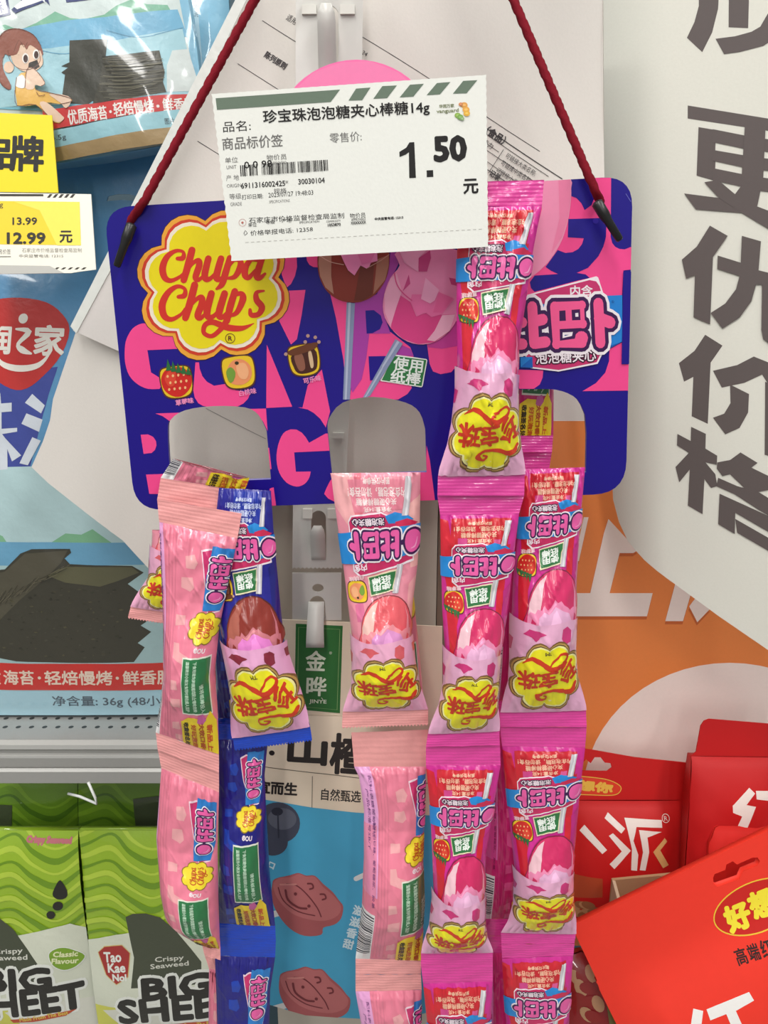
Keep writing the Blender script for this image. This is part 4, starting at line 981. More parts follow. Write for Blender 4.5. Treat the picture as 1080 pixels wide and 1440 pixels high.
    ct = K8(340, 322); c_, s_ = math.cos(R(-3)), math.sin(R(-3))
    def lx(p): x, y = (p[0] - .14) * 58, p[1] * 66; return (ct[0] + x * c_ - y * s_, ct[1] + x * s_ + y * c_)
    bubble_logo(a, lx, 1, pink=(250, 92, 150), ball=False, fin='print')
    a.text('®', *K8(596, 186), 4, 4, ((20, 60, 130), 'print'))
    P(K8([(660, 10), (672, 8), (720, 8), (720, 556), (650, 558)]), BLU)
    a.ell(*K7(705, 425), 4, 4, ((52, 34, 160), 'print')); a.line([K7(960 + 14 * i, 195 + 22 * i) for i in range(4)], .8, ((110, 110, 200), 'print'))
    # badge, flavour marks
    for s_, c in ((110.5, (70, 40, 40)), (109.5, (246, 172, 60)), (103, (216, 62, 40)), (98.5, (250, 236, 214)), (93, (244, 224, 22))):
        P(blossom(300, 401, s_, s_ * .985, -7), (c, 'print'))
    a.add(SCRIPT, ((218, 52, 40), 'print'))
    RG = ((120, 70, 30), 'print'); a.line(ellipse(324, 475.5, 6.6, 6.6), 1, RG, closed=True); a.text('R', 324, 475.5, 5.4, 6.4, RG, bold=.25)
    for (cx, cy, s, kd, r_) in ((248.5, 537, 24.5, 'strawberry', 0), (336, 523, 25, 'peach', 0), (428, 506, 24, 'cola', 0)):
        def f(p, cx=cx, cy=cy, s=s): x, y = p[0] * s * .94, p[1] * s * .94; return (cx + x * .985 + y * .12, cy + y - x * .12)
        f.s = s; fruit(a, f, kd, 'print')
    PT = ((250, 150, 200), 'print')
    a.text('草莓味', *K2(545, 668), 25, 8, PT, -10, bold=.3); a.text('白桃味', *K4(100, 275), 24, 8, PT, -10, bold=.2); a.text('可乐味', *K4(590, 180), 25, 8, PT, -12, bold=.3)
    return a
card_ol = roundpoly([(146, 292, 40), (890, 247, 44), (880, 694, 46), (190, 718, 40)], 7)
card_ol = [(x, y) for x, y in card_ol]
h1 = smooth([(238, 650), (236, 604), (240, 590), (260, 577), (300, 571), (345, 573), (364, 584), (375, 606)], 3) + [(378, 640), (381, 674), (310, 677), (241, 676)]
h2 = smooth([(461, 610), (462, 590), (482, 566), (525, 558), (570, 566), (590, 580), (598, 604)], 3) + [(600, 664), (530, 667), (467, 670), (464, 640)]
h3 = smooth([(688, 560), (700, 550), (760, 547), (790, 550), (812, 562), (823, 584)], 3) + [(825, 610), (824, 664), (760, 668), (690, 670)]
card = thing('header_card', 'glossy blue and pink candy header card with three arched slots, hung on a red cord', 'display card', CP(515, 715))
mb = MB(); sheet(mb, CP, card_ol, BLU, build_card(), holes=[h1, h2, h3], thick=.0022, back=((200, 200, 196), 'paper'), edge=((120, 116, 170), 'paper')); mb.build('board', card)
a = Art(); a.poly([(408, 130), (440, 100), (480, 86), (520, 84), (560, 100), (600, 135)], ((250, 134, 184), 'print'))
mb = MB(); sheet(mb, lambda x, y, h=0: CP(x, y, h - .0024), [(540 + 0 * i, 300) for i in range(0)] + [(394, 290)] + [(501 + 118 * math.cos(t), 199 - 117 * math.sin(t)) for t in [math.pi - i * math.pi / 28 for i in range(29)]] + [(612, 290)], ((255, 120, 180), 'print'), a, thick=.0012)
tag(mb.build('bubble_topper', card), 'round pink die-cut top')

# ---------------------------------------------------------------- red cord
cord = thing('cord_loop', 'dark red braided cord with black tips, holding up the blue card', 'cord', CP(567, 250))
def on(px, py, Y): return at(px, py, Y)
mb = MB()
L0, L1 = at(188, 305, .3205), at(567, -357, .335); R1, R0 = at(567, -357, .335), at(840, 279, .314)
pts = []
kn = [at(180, 318, .322), at(192, 298, .3185), at(203, 283, .3165), at(358, 0, .328), at(567, -357, .335), at(722, 0, .328), at(829, 250, .3125), at(838, 270, .313), at(845, 286, .3165)]
full = []
for i in range(len(kn) - 1):
    n = max(2, int((kn[i + 1] - kn[i]).length / 0.0011))
    for j in range(n): full.append(kn[i].lerp(kn[i + 1], j / n))
full.append(kn[-1])
mb.tube(full, 0.00165, mat((122, 16, 32), 'cloth'), 10, twist=1500, lobes=3); mb.build('braided_cord', cord)
for (p, q, n_) in ((at(186, 314, .3165), at(164, 375, .3165), 1), (at(838, 283, .3095), at(872, 338, .3105), 2)):
    mb = MB(); d = q - p
    mb.tube([p, p + d * .04, p + d * .35, p + d * .5, p + d * .97, q], [.0010, .0022, .0022, .0017, .0015, .0011], mat((28, 27, 27), 'plastic'), 12); tag(mb.build('cord_tip', cord), 'black plastic tip')

# ---------------------------------------------------------------- paper price tag in front
TP = Plane(500, 240, 0.296, tilt=4); kA, kB, kC, kD = K(290, 90, 5.143), K(490, 90, 5.143), K(300, 200, 5.4), K(280, 0, 2.4545)
GG, TX = ((112, 128, 112), 'paper'), ((44, 42, 42), 'paper'); GY = ((120, 118, 116), 'paper')
a = Art()
a.poly(kA([(68, 248), (968, 185), (900, 275), (78, 332)]), GG)
for q in ([(55, 178), (160, 170), (100, 262), (0, 265)], [(245, 160), (350, 155), (280, 247), (180, 252)], [(445, 150), (545, 143), (470, 236), (370, 242)], [(640, 138), (738, 130), (662, 220), (565, 226)], [(830, 122), (932, 117), (855, 212), (755, 215)]): a.poly(kB(q), GG)
T = lambda s, x, y, w, h, c=TX, r=-3.6, b=0, sh=0: a.text(s, x, y, w, h, c, r, bold=b, shear=sh)
T('珍宝珠泡泡糖夹心棒糖14g', 487, 158.5, 234, 21, b=.3); T('品名:', 333, 177.5, 39, 15); T('商品标价签', 355, 200, 85, 17.5, GY, b=.15); T('零售价:', 486, 193, 45, 14, GY, b=.1)
a.poly(kB([(368, 636), (370, 673), (415, 655), (437, 638), (440, 826), (488, 823), (476, 565), (441, 567), (418, 605)]), TX); a.poly(kB([(565, 770), (612, 767), (614, 816), (567, 819)]), TX); T('50', 633, 209, 43, 33, b=2.3, r=-2.5); T('元', 662, 262, 20, 20, b=.7, r=-2.5)
T('单位', 325.5, 225, 18, 8, GY); T('UNIT', 325.5, 235, 14, 5, GY); T('0 0 98', 363, 231, 39, 9.5, b=.15); T('物价员', 389, 221, 28, 8, GY); T('APPROVERD', 392, 229, 22, 4, GY)
T('产 地', 327, 250, 18, 8, GY); T('ORIGIN', 329, 261, 20, 5, GY); T('6911316002425', 370, 259.5, 62, 7.5, b=.15); T('30030104', 438, 254.5, 37, 7.5, b=.15); T('产家', 401, 256, 9, 4, GY)
T('等级', 331, 276, 17, 8, GY); T('GRADE', 332, 287, 16, 5, GY); T('打印日期:', 355, 276.5, 30, 7); T('2023/07/27 19:48:03', 409, 272.5, 63, 6.5); T('规格', 394, 268, 18, 7, GY); T('SPECIFICATIONS', 393, 283, 29, 4, GY)
rb = random.Random(11); x = 337.5
while x < 460:
    w = rb.choice((.6, .6, 1.0, 1.5, 2.0)); y = 240.5 - (x - 337) * .065
    if not (347 < x < 348.5 or 362 < x < 366 or 415.5 < x < 418): a.poly([(x, y - 8), (x + w, y - 8), (x + w + .8, y + 7.5), (x + .8, y + 7.5)], TX)
    x += w + rb.choice((.6, .9, 1.4))
a.line(ellipse(341, 313, 5, 5), .7, ((206, 170, 164), 'paper'), closed=True); a.ell(341, 313, 1.6, 1.6, ((196, 120, 110), 'paper'))
T('石家庄市价格监督检查局监制', 417, 306.5, 134, 8, r=-3); T('物价员', 503, 303, 22, 7); T('APPROVERD', 504, 308.5, 20, 3.5); T('价格举报电话: 12358', 396, 325, 88, 7.5, r=-4)
T('SPECIFICATION', 435, 312, 28, 3); T('COMMODITY', 469, 311, 20, 3); T('1053870', 470, 316, 18, 4, b=.15); T('单位', 355, 316, 12, 6); T('等级', 380, 312, 13, 6); T('产地', 403, 310, 13, 6); T('XXXXXXX', 504, 313, 21, 3.5, b=.15)
T('中央监管电话: 12315', 547, 306.8, 40, 4, b=.15); a.line([(343, 328), (345, 324), (348, 328), (344, 331)], .8, TX, closed=True)
for i in range(42):
    t0 = i / 42; x0 = 345 + 336 * t0; y0 = 341 - 19 * t0
    a.line([(x0, y0), (x0 + 4.6, y0 - .26)], .6, ((172, 168, 162), 'paper'), caps=False)
GV = ((148, 154, 120), 'paper'); T('华润万家', 628, 149, 21, 5, GV, b=.15); T('vanguard', 629.5, 156.5, 31, 6.5, GV, b=.2)
for x, y, r, c in ((836, 298, 5, (232, 168, 92)), (812, 292, 3, (214, 140, 96)), (850, 330, 5, (240, 178, 90)), (855, 358, 4.6, (240, 186, 80)), (790, 372, 4.4, (150, 184, 90)), (808, 385, 4.4, (132, 176, 92)), (822, 396, 3, (150, 180, 130))):
    a.ell(*kB(x, y), r, r * .85, (c, 'paper')); a.ell(*kB(x, y), r * .5, r * .35, (tuple(min(255, v + 28) for v in c), 'paper'))
ol = jag((297, 132), (684, 105), 60, .35) + jag((684, 105), (687, 347), 44, .9) + [(687, 347), (325, 367)] + jag((325, 367), (297, 132), 40, 1.2)[1:]
mb = MB(); sheet(mb, TP, ol, ((243, 243, 236), 'paper'), a, thick=.0005)
pt = thing('price_tag', 'white paper price tag printed 1.50 with a barcode, in front of the blue card', 'price tag', TP(505, 357))
mb.build('paper_ticket', pt)
mb = MB()   # clear peg holding the tag, reaching back past the card
pk = [TP(520, 150, -.0007), TP(520, 150, -.006), at(519, 150, .3125)]
mb.tube(pk, .0011, mat((214, 214, 208), 'plastic'), 8); tag(mb.build('support_wire', pt), 'thin plastic wire holding the tag')

# ---------------------------------------------------------------- wrapped lollipops
FL = 'film'
def gold_badge(a, cx, cy, rx, ry, rot=0):
    for s_, c in ((1.0, (128, 92, 48)), (.965, (196, 158, 84)), (.93, (96, 66, 40)), (.905, (255, 248, 170)), (.86, (255, 244, 34))): a.poly(blossom(cx, cy, rx * s_, ry * s_, rot, per=9), (c, FL))

def front_art(flav):
    a = Art(); P = lambda q, c, sm=0: a.poly(q, (c, FL), sm=sm)
    pal = {'magenta': dict(base=(214, 44, 148), side=(196, 40, 130), strip=(216, 34, 52), panel=(208, 34, 48), txt=(250, 200, 170), shell=(214, 44, 102), hi=(242, 196, 206), jag=(240, 140, 180), gum=(236, 178, 214), fruit='strawberry', name='草莓味', low=(236, 176, 208), seed=(206, 52, 120)),
           'pink': dict(base=(240, 150, 168), side=(246, 176, 178), strip=(232, 120, 150), panel=(228, 110, 130), txt=(252, 226, 226), shell=(232, 96, 104), hi=(248, 200, 190), jag=(244, 150, 160), gum=(226, 150, 206), fruit='peach', name='白桃味', low=(242, 176, 206), seed=(222, 96, 104)),
           'blue': dict(base=(34, 32, 142), side=(26, 26, 120), strip=(26, 70, 190), panel=(26, 40, 150), txt=(210, 220, 250), shell=(142, 48, 36), hi=(176, 96, 80), jag=(206, 120, 130), gum=(232, 130, 206), fruit='cola', name='可乐味', low=(238, 172, 212), seed=(140, 40, 60))}[flav]
    TXC = (pal['txt'], FL)
    if flav == 'magenta':
        P([(0, 5), (10, 8), (26, 120), (18, 150), (0, 60)], pal['strip']); P([(6, 120), (20, 124), (20, 190), (8, 190)], pal['strip']); P([(80, 40), (92, 40), (88, 130), (78, 130)], pal['strip']); P([(88, 100), (100, 90), (100, 180), (92, 180)], pal['side'])
        P([(14, 5), (90, 5), (88, 44), (12, 44)], pal['panel']); P([(22, 30), (34, 30), (34, 44), (22, 44)], (214, 70, 140)); P([(70, 32), (78, 32), (76, 44), (68, 44)], (222, 90, 150))
    elif flav == 'pink':
        P([(0, 0), (24, 0), (22, 60), (0, 30)], pal['side']); P([(26, 2), (34, 0), (32, 40), (22, 44)], (232, 120, 136)); P([(86, 30), (100, 20), (100, 90), (90, 90)], (248, 184, 180)); P([(12, 130), (24, 124), (28, 150), (14, 152)], (230, 120, 160)); P([(90, 110), (100, 100), (100, 200), (92, 200)], pal['side'])
        P([(18, 10), (84, 10), (82, 34), (22, 36)], (230, 130, 150))
    else:
        P([(30, 2), (84, 2), (82, 40), (34, 40)], (26, 48, 158)); P([(88, 90), (100, 80), (100, 170), (90, 170)], pal['side'])
    for s_, y, x, w, h in (('图片仅供参考', 11, 50, 30, 4), ('内含泡泡糖，请勿吞食！', 18, 50, 66, 6.6), ('夹心硬糖棒棒糖', 26, 49, 46, 7), ('净含量:14克', 33.5, 50, 32, 5)): a.text(s_, x, y, w, h, TXC, 180, bold=.15)
    CRM_, WHT, BLB = (206, 42, 100), (252, 236, 244), (34, 140, 218)
    P([(14, 44), (18, 38.5), (54, 36), (64, 40), (92, 48), (94, 84), (62, 88), (22, 94), (14, 88)], WHT); P([(15, 45), (19, 40), (54, 37.5), (63, 41), (91, 49), (92, 82), (62, 86.5), (23, 92), (16, 87)], CRM_)
    P([(58, 40), (70, 36.5), (84, 40), (92, 46), (80, 49), (62, 48)], BLB); P([(70, 47), (84, 44), (97, 50), (90, 54), (72, 53)], (214, 40, 84))
    P([(-3, 56), (40, 52), (102, 52), (102, 76), (60, 80), (-3, 82)], BLB)
    a.text('泡泡糖夹心', 38, 45.5, 38, 7, (WHT, FL), 180, bold=.2, out=[(1.1, ((46, 18, 60), FL))])
    bubble_logo(a, lambda p: (42.5 - p[0] * 23.5, 66 - p[1] * 23.5), 1, fin=FL)
    a.text('内含', 24, 85, 16, 6, (WHT, FL), 176, bold=.2)
    # stick and paper-stick note
    for q, c in (([(83, 8), (90, 8), (75, 118), (67, 117)], (206, 200, 206)), ([(86, 8), (88.5, 8), (72.5, 118), (70.5, 117)], (238, 236, 240))):
        t = [(q[0][0] + (q[3][0] - q[0][0]) * k, q[0][1] + (q[3][1] - q[0][1]) * k) for k in (0, .3, .70, 1)]; u = [(q[1][0] + (q[2][0] - q[1][0]) * k, q[1][1] + (q[2][1] - q[1][1]) * k) for k in (0, .3, .70, 1)]
        P([t[0], u[0], u[1], t[1]], c); P([t[2], u[2], u[3], t[3]], c)
    P([(32, 94), (71, 88), (68, 114), (36, 119)], (240, 226, 190)); P([(33.5, 95.3), (70, 89.8), (67, 112.6), (37, 117.2)], (46, 118, 64))
    a.text('使用\n纸棒', 51.5, 103.5, 26, 17, ((242, 248, 240), FL), 173, bold=.35)
    f = lambda p: (17 - p[0] * 14, 113 - p[1] * 14); f.s = 14
    fruit(a, f, pal['fruit'], FL); a.text(pal['name'], 17, 96, 20, 6, ((252, 214, 220), FL), 172, bold=.25)
    # lollipop
    a.poly([(20, 182), (19, 165), (24, 144), (36, 127), (52, 120), (70, 120), (86, 130), (95, 148), (96, 182)], (tuple(int(v * .62) for v in pal['shell']), FL), sm=3)
    a.poly([(21, 182), (20, 165), (25, 145), (37, 128.5), (52, 121.5), (70, 121.5), (85, 131), (94, 149), (95, 182)], (pal['shell'], FL), sm=3)
    P([(21, 168), (22, 158), (27, 144), (37, 131), (47, 125), (42, 140), (38, 164), (34, 174), (22, 176)], pal['hi']); P([(86, 133), (92, 150), (94, 176), (89, 176), (90, 150)], pal['jag'])
    P([(20, 170), (24, 165), (30, 167), (34, 162), (40, 163), (43, 158), (48, 163), (52, 160), (57, 155), (60, 152), (64, 156), (68, 155), (73, 160), (78, 163), (82, 167), (88, 165), (95, 168), (95, 184), (20, 184)], pal['jag'])
    P([(44, 163), (49, 165), (58, 157), (61, 155), (63, 158), (58, 160), (50, 168)], tuple(min(255, v + 25) for v in pal['jag']))
    P([(34, 184), (36, 172), (43, 165), (50, 168), (60, 160), (70, 165), (80, 170), (86, 184)], pal['gum']); P([(52, 184), (56, 168), (62, 164), (68, 176), (66, 184)], tuple(min(255, v + 18) for v in pal['gum']))
    P([(24, 184), (27, 172), (32, 176), (30, 184)], pal['shell']); P([(88, 184), (90, 172), (93, 176), (92, 184)], pal['shell'])
    # veil and badge
    P([(-3, 172), (20, 177), (50, 179), (80, 178), (103, 183), (103, 300), (-3, 300)], pal['low'])
    P([(16, 190), (24, 184), (36, 185), (46, 190), (38, 192), (32, 197), (26, 192)], pal['seed']); P([(70, 186), (78, 184), (84, 190), (83, 202), (74, 204), (69, 196)], pal['seed']); P([(-2, 196), (4, 198), (2, 212), (-2, 214)], pal['seed']); P([(96, 190), (102, 192), (102, 204), (97, 202)], pal['seed'])
    gold_badge(a, 51, 242, 53, 46, 0)
    RD = ((222, 60, 28), FL)
    a.line([(16, 222), (28, 216), (42, 222), (56, 230), (70, 226), (78, 218), (72, 213), (62, 218), (52, 228)], [1, 5, 6, 6, 5, 4, 3, 3, 3], RD, 4)
    a.text('珠', 25, 244, 27, 26, RD, 179, bold=.95); a.text('宝', 52, 244, 25, 21, RD, 173, bold=.9); a.text('珍', 79, 238, 23, 29, RD, 158, bold=.95)
    a.line([(92, 256), (84, 264), (66, 260), (50, 260), (40, 264), (42, 270), (50, 270), (52, 266), (47, 265)], [4, 5.5, 4, 3, 3, 3, 2.6, 2.4, 2], RD, 4)
    a.text('TM', 50, 210, 9, 4, ((110, 92, 40), FL), 180, bold=.2)
    return a, (pal['base'], FL)

def back_art(flav, sh=0.0):
    a = Art()
    pal = {'pink': dict(base=(240, 132, 156), pale=(244, 172, 176), strip=(240, 170, 220), fine=(112, 60, 120)), 'blue': dict(base=(30, 28, 128), pale=(30, 66, 176), strip=(60, 60, 160), fine=(150, 150, 220)),
           'magenta': dict(base=(206, 40, 116), pale=(226, 90, 150), strip=(228, 120, 190), fine=(110, 20, 70))}[flav]
    P = lambda q, c, sm=0: a.poly([(x + sh, y) for x, y in q], (c, FL), sm=sm)
    for q in ([(34, 36), (46, 32), (52, 42), (48, 52), (36, 52)], [(30, 66), (46, 64), (50, 78), (44, 84), (30, 80)], [(24, 116), (40, 116), (40, 128), (24, 130)], [(24, 150), (34, 150), (36, 160), (52, 166), (46, 176), (24, 168)], [(22, 196), (34, 196), (36, 208), (22, 210)], [(22, 224), (40, 222), (40, 236), (22, 236)], [(24, 262), (36, 258), (38, 270), (24, 272)], [(28, 280), (40, 278), (42, 288), (28, 288)]): P(q, pal['pale'])
    P([(-40, 0), (1, 0), (4, 60), (4, 190), (-40, 190)], pal['strip']); P([(-40, 90), (1.5, 90), (2, 190), (-40, 190)], tuple(int(.6 * u + .4 * v) for u, v in zip(pal['base'], pal['strip'])))
    for i, s_ in enumerate(('配料表糖葡萄糖浆', '产品标准号SB/T')): a.text(s_, -3.5 - 7 * i + sh, 62 + 20 * i, 95, 4.5, (pal['fine'], FL), 90, bold=.1)
    a.text('配料:白砂糖、葡萄糖浆、胶基', -2 + sh, 145, 120, 4, (pal['fine'], FL), 90)
    P([(-40, 215), (1, 215), (2, 290), (-40, 290)], (240, 236, 236))
    y = 219; rb = random.Random(5)
    while y < 280:
        h = rb.choice((1, 1.2, 2, 2.6)); P([(-38, y), (0, y), (0, y + h), (-38, y + h)], (60, 60, 70)); y += h + rb.choice((1, 1.6, 2.2))
    for x in (5, 10, 15, 20): P([(x, 4), (x + .8, 4), (x + .8, 286), (x, 286)], tuple(int(v * .93) for v in pal['base']))
    P([(54, 24), (64, 20), (98, 18), (99, 80), (92, 110), (74, 112)], (250, 220, 232)); P([(56, 26), (66, 22), (97, 20), (98, 80), (90, 108), (75, 110)], (206, 48, 110))
    P([(68, 16), (99, 16), (99, 80), (92, 108), (66, 108), (66, 60)], (40, 124, 200))
    bubble_logo(a, lambda p: (82 - p[1] * 24 + sh, 50 - p[0] * 18.5), 1, fin=FL)
    for s_, c in ((1, (150, 120, 40)), (.93, (246, 222, 50))): P(blossom(72, 131, 26 * s_, 23 * s_, -90, per=5), c)
    c0 = [[((y - 401) * .215 + 72 + sh, -(x - 300) * .175 + 131) for x, y in t] for t in SCRIPT]; a.add(c0, ((200, 90, 30), FL))
    a.text('®OU', 70 + sh, 159, 18, 6, ((250, 236, 240), FL), 10, bold=.3)
    P([(43, 166), (90, 168), (90, 248), (43, 246)], (234, 236, 220)); P([(44.5, 168), (88.5, 170), (88.5, 246), (44.5, 244)], (44, 122, 72))
    for i, (s_, l, y0) in enumerate((('温馨提示小朋友食用时请在成人监护', 70, 206), ('下食用避免跑跳嬉戏防止噎呛危险', 70, 207), ('请将纸棒投入', 40, 224))): a.text(s_, 53 + i * 12 + sh, y0, l, 6, ((196, 226, 200), FL), 90, bold=.2)
    P([(40, 256), (52, 250), (80, 252), (86, 244), (94, 256), (96, 296), (90, 306), (70, 300), (50, 304), (40, 288)], (244, 214, 40)); P([(68, 248), (76, 246), (80, 253), (74, 259), (66, 256)], (206, 96, 160))
    for i, (s_, c) in enumerate((('收集签名兑奖', (60, 50, 20)), ('好玩泡泡糖', (206, 100, 30)), ('大吹口香糖', (190, 90, 30)), ('新品上市', (214, 90, 30)))): a.text(s_, 48 + i * 12 + sh, 277 + (i % 2) * 2, 40, 7.5, (c, FL), 90, bold=.4)
    return a, (pal['base'], FL)

GX, GY_ = 100 / 26, 290 / 66
_cut = {}
def pack_polys(kind, flav, sh=0.0):
    key = (kind, flav, sh)
    if key not in _cut:
        a, base = front_art(flav) if kind == 'front' else back_art(flav, sh)
        rg = [[(0, 0), (100, 0), (100, 290)], [(0, 0), (100, 290), (0, 290)]]
        out = [(base, 0, grid_cut(rg, GX, GY_))]
        for tris, col, bb, lay in a.items: out.append((col, lay, grid_cut(clip_to(tris, rg), GX, GY_)))
        _cut[key] = out
    return _cut[key]

SEAL = {'magenta': (232, 70, 162), 'pink': (246, 168, 166), 'blue': (24, 70, 196)}
def pack(kind, flav, st, Y, label, group, sh=0.0, v0=0, v1=290, top=True, bottom=True, free=False, seed=0, H=1.0, crease=1.0):
    """st: stations (v, xl, yl, xr, yr) in photo pixels; v runs 0..290 along the body and past it over the crimped seals"""
    st = sorted(st); plq = Plane(540, st[0][2], Y); rp = random.Random(seed + 17)
    ph = [rp.random() * 6.28 for _ in range(10)]
    def edge(v):
        i = 0
        while i < len(st) - 2 and v > st[i + 1][0]: i += 1
        a, b = st[i], st[i + 1]; t = (v - a[0]) / (b[0] - a[0])
        ts = t if (t < 0 or t > 1) else t
        return [a[k] + (b[k] - a[k]) * ts for k in (1, 2, 3, 4)]
    def hgt(x, v):
        if v <= v0 or v >= v1: return 0.0
        knots = ((0, 0), (12, 2.2), (40, 4.2), (100, 4.4), (122, 6.0), (148, 9.0), (172, 11.2), (200, 12.0), (232, 10.4), (262, 6.0), (280, 2.2), (290, 0))
        for (a, ha), (b, hb_) in zip(knots, knots[1:]):
            if v <= b: h = ha + (hb_ - ha) * (v - a) / (b - a); break
        u = min(1, abs(2 * x / 100 - 1)); c = (1 - u ** 2.2) ** 0.66
        en = max(0, 1 - v / 55) + max(0, 1 - (290 - v) / 50)
        cr = .30 * en * (math.sin(x * .42 + ph[0]) + .7 * math.sin(x * .83 + v * .1 + ph[1]))
        cr += .13 * math.sin(x * .21 + v * .12 + ph[2]) + .11 * math.sin(x * .5 - v * .07 + ph[3]) + .08 * math.sin(v * .21 + x * .16 + ph[4])
        def ridge(q): return 1 - abs(math.sin(q))
        tp, bt = max(0, 1 - v / 48), max(0, 1 - (290 - v) / 30)
        cr += crease * (.75 * tp * ridge(x * .19 + (x - 50) * v * .0016 + ph[5]) ** 3 + .5 * tp * ridge(x * .13 - v * .05 + ph[6]) ** 3 + .45 * bt * ridge(x * .2 + ph[7]) ** 3)
        cr += crease * .28 * ridge(v * .034 + x * .05 + ph[8]) ** 5 + crease * .22 * ridge(v * .05 - x * .065 + ph[9]) ** 6
        rd = .35 * math.exp(-((x - (88 - v * .17)) / 5) ** 2) * (1 if v < 120 else 0)
        return (h * c * H + (cr + rd) * min(1, c * 1.6)) * 0.001
    def pos(x, v, lay=0, hh=None):
        e = edge(v); t = x / 100
        px, py = e[0] + (e[2] - e[0]) * t, e[1] + (e[3] - e[1]) * t
        return plq(px, py, (hgt(x, v) if hh is None else hh) + lay * EPS)
    def nor(x, v):
        e = .9; xa, xb = max(0.4, x - e), min(99.6, x + e); va, vb = max(v0 + .3, v - e), min(v1 - .3, v + e)
        n = (pos(xb, v) - pos(xa, v)).cross(pos(x, vb) - pos(x, va)).normalized()
        return n if n.y < 0 else -n
    fc = Facets(lambda x, v: (pos(x, v), nor(x, v)), GX, GY_)
    ends = edge(v1)
    t = thing('wrapped_lollipop', label, 'lollipop', plq((ends[0] + ends[2]) / 2, (ends[1] + ends[3]) / 2), group)
    mb = MB()
    for col, lay, polys in pack_polys(kind, flav, sh):
        m = mat(*col)
        for p in polys:
            if v0 > 0 and max(q[1] for q in p) > v0 and min(q[1] for q in p) < v0: p = clip_half(p, 1, v0, False)
            if len(p) < 3 or max(q[1] for q in p) <= v0: continue
            q = [fc(x, v) for x, v in p]; N = [n for _, n in q]; P = [c + n * (lay * EPS) for c, n in q]
            if newell(P).dot(N[0]) < 0: P = P[::-1]; N = N[::-1]
            mb.face(P, m, True, N)
    mbk = mat(*{'magenta': ((206, 44, 140), FL), 'pink': ((240, 140, 160), FL), 'blue': ((30, 30, 130), FL)}[flav])
    xs = [100 * i / 10 for i in range(11)]; vv = [v0 + (v1 - v0) * j / 24 for j in range(25)]
    for i in range(10):
        for j in range(24):
            q = [(xs[i], vv[j]), (xs[i + 1], vv[j]), (xs[i + 1], vv[j + 1]), (xs[i], vv[j + 1])]
            mb.face([pos(x, v, 0, -.55 * hgt(x, v) - 1e-5) for x, v in q], mbk, True)
    mb.build('wrapper', t)
    sm_ = mat(SEAL[flav], 'foil')
    def seal(va, vb, name, teeth):
        mb = MB(); n = 34; cols = 16
        def sp(x, k):
            v = va + (vb - va) * k / n; r = (.045 + .03 * math.sin(k * .9 + ph[7])) * math.sin(k * 1.15 + ph[8]) + .10 * math.sin(x * .3 + ph[5]) + .12 * math.sin(x * .11 + k * .2 + ph[6])
            if abs(x - 46) < 9: r += .25
            return pos(x, v, 0, r * .001)
        for i in range(cols):
            for k in range(n):
                q = [(100 * i / cols, k), (100 * (i + 1) / cols, k), (100 * (i + 1) / cols, k + 1), (100 * i / cols, k + 1)]
                mb.face([sp(*z) for z in q], sm_, True)
        if teeth:
            vt = vb + 3; nt_ = 26
            for i in range(nt_):
                x0, x1 = 100 * i / nt_, 100 * (i + 1) / nt_
                mb.face([pos(x0, vb, 0, 0), pos(x1, vb, 0, 0), pos((x0 + x1) / 2, vt, 0, 0)][::1], sm_)
        mb.build(name, t)
    if top: seal(-25, 0, 'top_seal', False)
    if bottom: seal(290, 315, 'bottom_seal', free)
    return t

S3, S4, S2, S1 = 'red and magenta lollipop strip hung over the card top', 'magenta lollipop strip in the right slot', 'pink lollipop strip in the middle slot', 'lollipop strips in the left slot'
REAR = 'lollipop strips hanging behind the card'
# strands hanging behind
pack('back', 'magenta', [(100, 690, 420, 775, 420), (240, 694, 545, 779, 545), (290, 694, 612, 778, 612), (315, 694, 636, 776, 636)], .342, 'magenta lollipop back with yellow ticket, seen through the right slot behind the card', REAR, seed=1, H=.7, v0=100, top=False)
pack('back', 'magenta', [(-25, 694, 636, 776, 636), (0, 690, 662, 772, 662), (150, 692, 830, 742, 830), (290, 684, 985, 740, 985), (315, 684, 1010, 740, 1010)], .346, 'shaded magenta lollipop edge between the two magenta strips, upper one', REAR, seed=2, H=.6, sh=30)
pack('back', 'magenta', [(-25, 684, 1010, 740, 1010), (0, 682, 1034, 738, 1034), (150, 680, 1160, 742, 1160), (290, 672, 1292, 740, 1292), (315, 672, 1316, 740, 1316)], .346, 'shaded magenta lollipop edge between the two magenta strips, lower one', REAR, seed=3, H=.6, sh=26)
pack('back', 'magenta', [(-25, 672, 1316, 740, 1316), (0, 674, 1340, 738, 1340), (290, 672, 1600, 740, 1600)], .346, 'shaded magenta lollipop edge between the two magenta strips, at the picture bottom', REAR, seed=4, H=.6, sh=26, bottom=False)
pack('back', 'pink', [(100, 505, 760, 572, 760), (150, 505, 880, 586, 880), (250, 505, 975, 596, 985), (290, 500, 1008, 596, 1010)], .338, 'pink lollipop back edge with green note behind the front-facing pink one', REAR, seed=5, H=.7, v0=100, top=False, bottom=False, sh=6)
pack('front', 'pink', [(150, 214, 745, 290, 745), (230, 211, 812, 288, 812), (290, 184, 852, 284, 866), (315, 180, 868, 284, 884)], .338, 'pink lollipop whose flared end pokes out left of the back-facing pink one', REAR, seed=6, H=.7, v0=150, top=False, free=True)
pack('back', 'blue', [(-25, 285, 720, 352, 720), (0, 290, 745, 350, 745), (150, 300, 880, 352, 880), (290, 306, 1010, 356, 1010), (315, 302, 1030, 358, 1030)], .336, 'dark blue lollipop back in the shadow between the pink and blue strips', REAR, seed=7, H=.6)
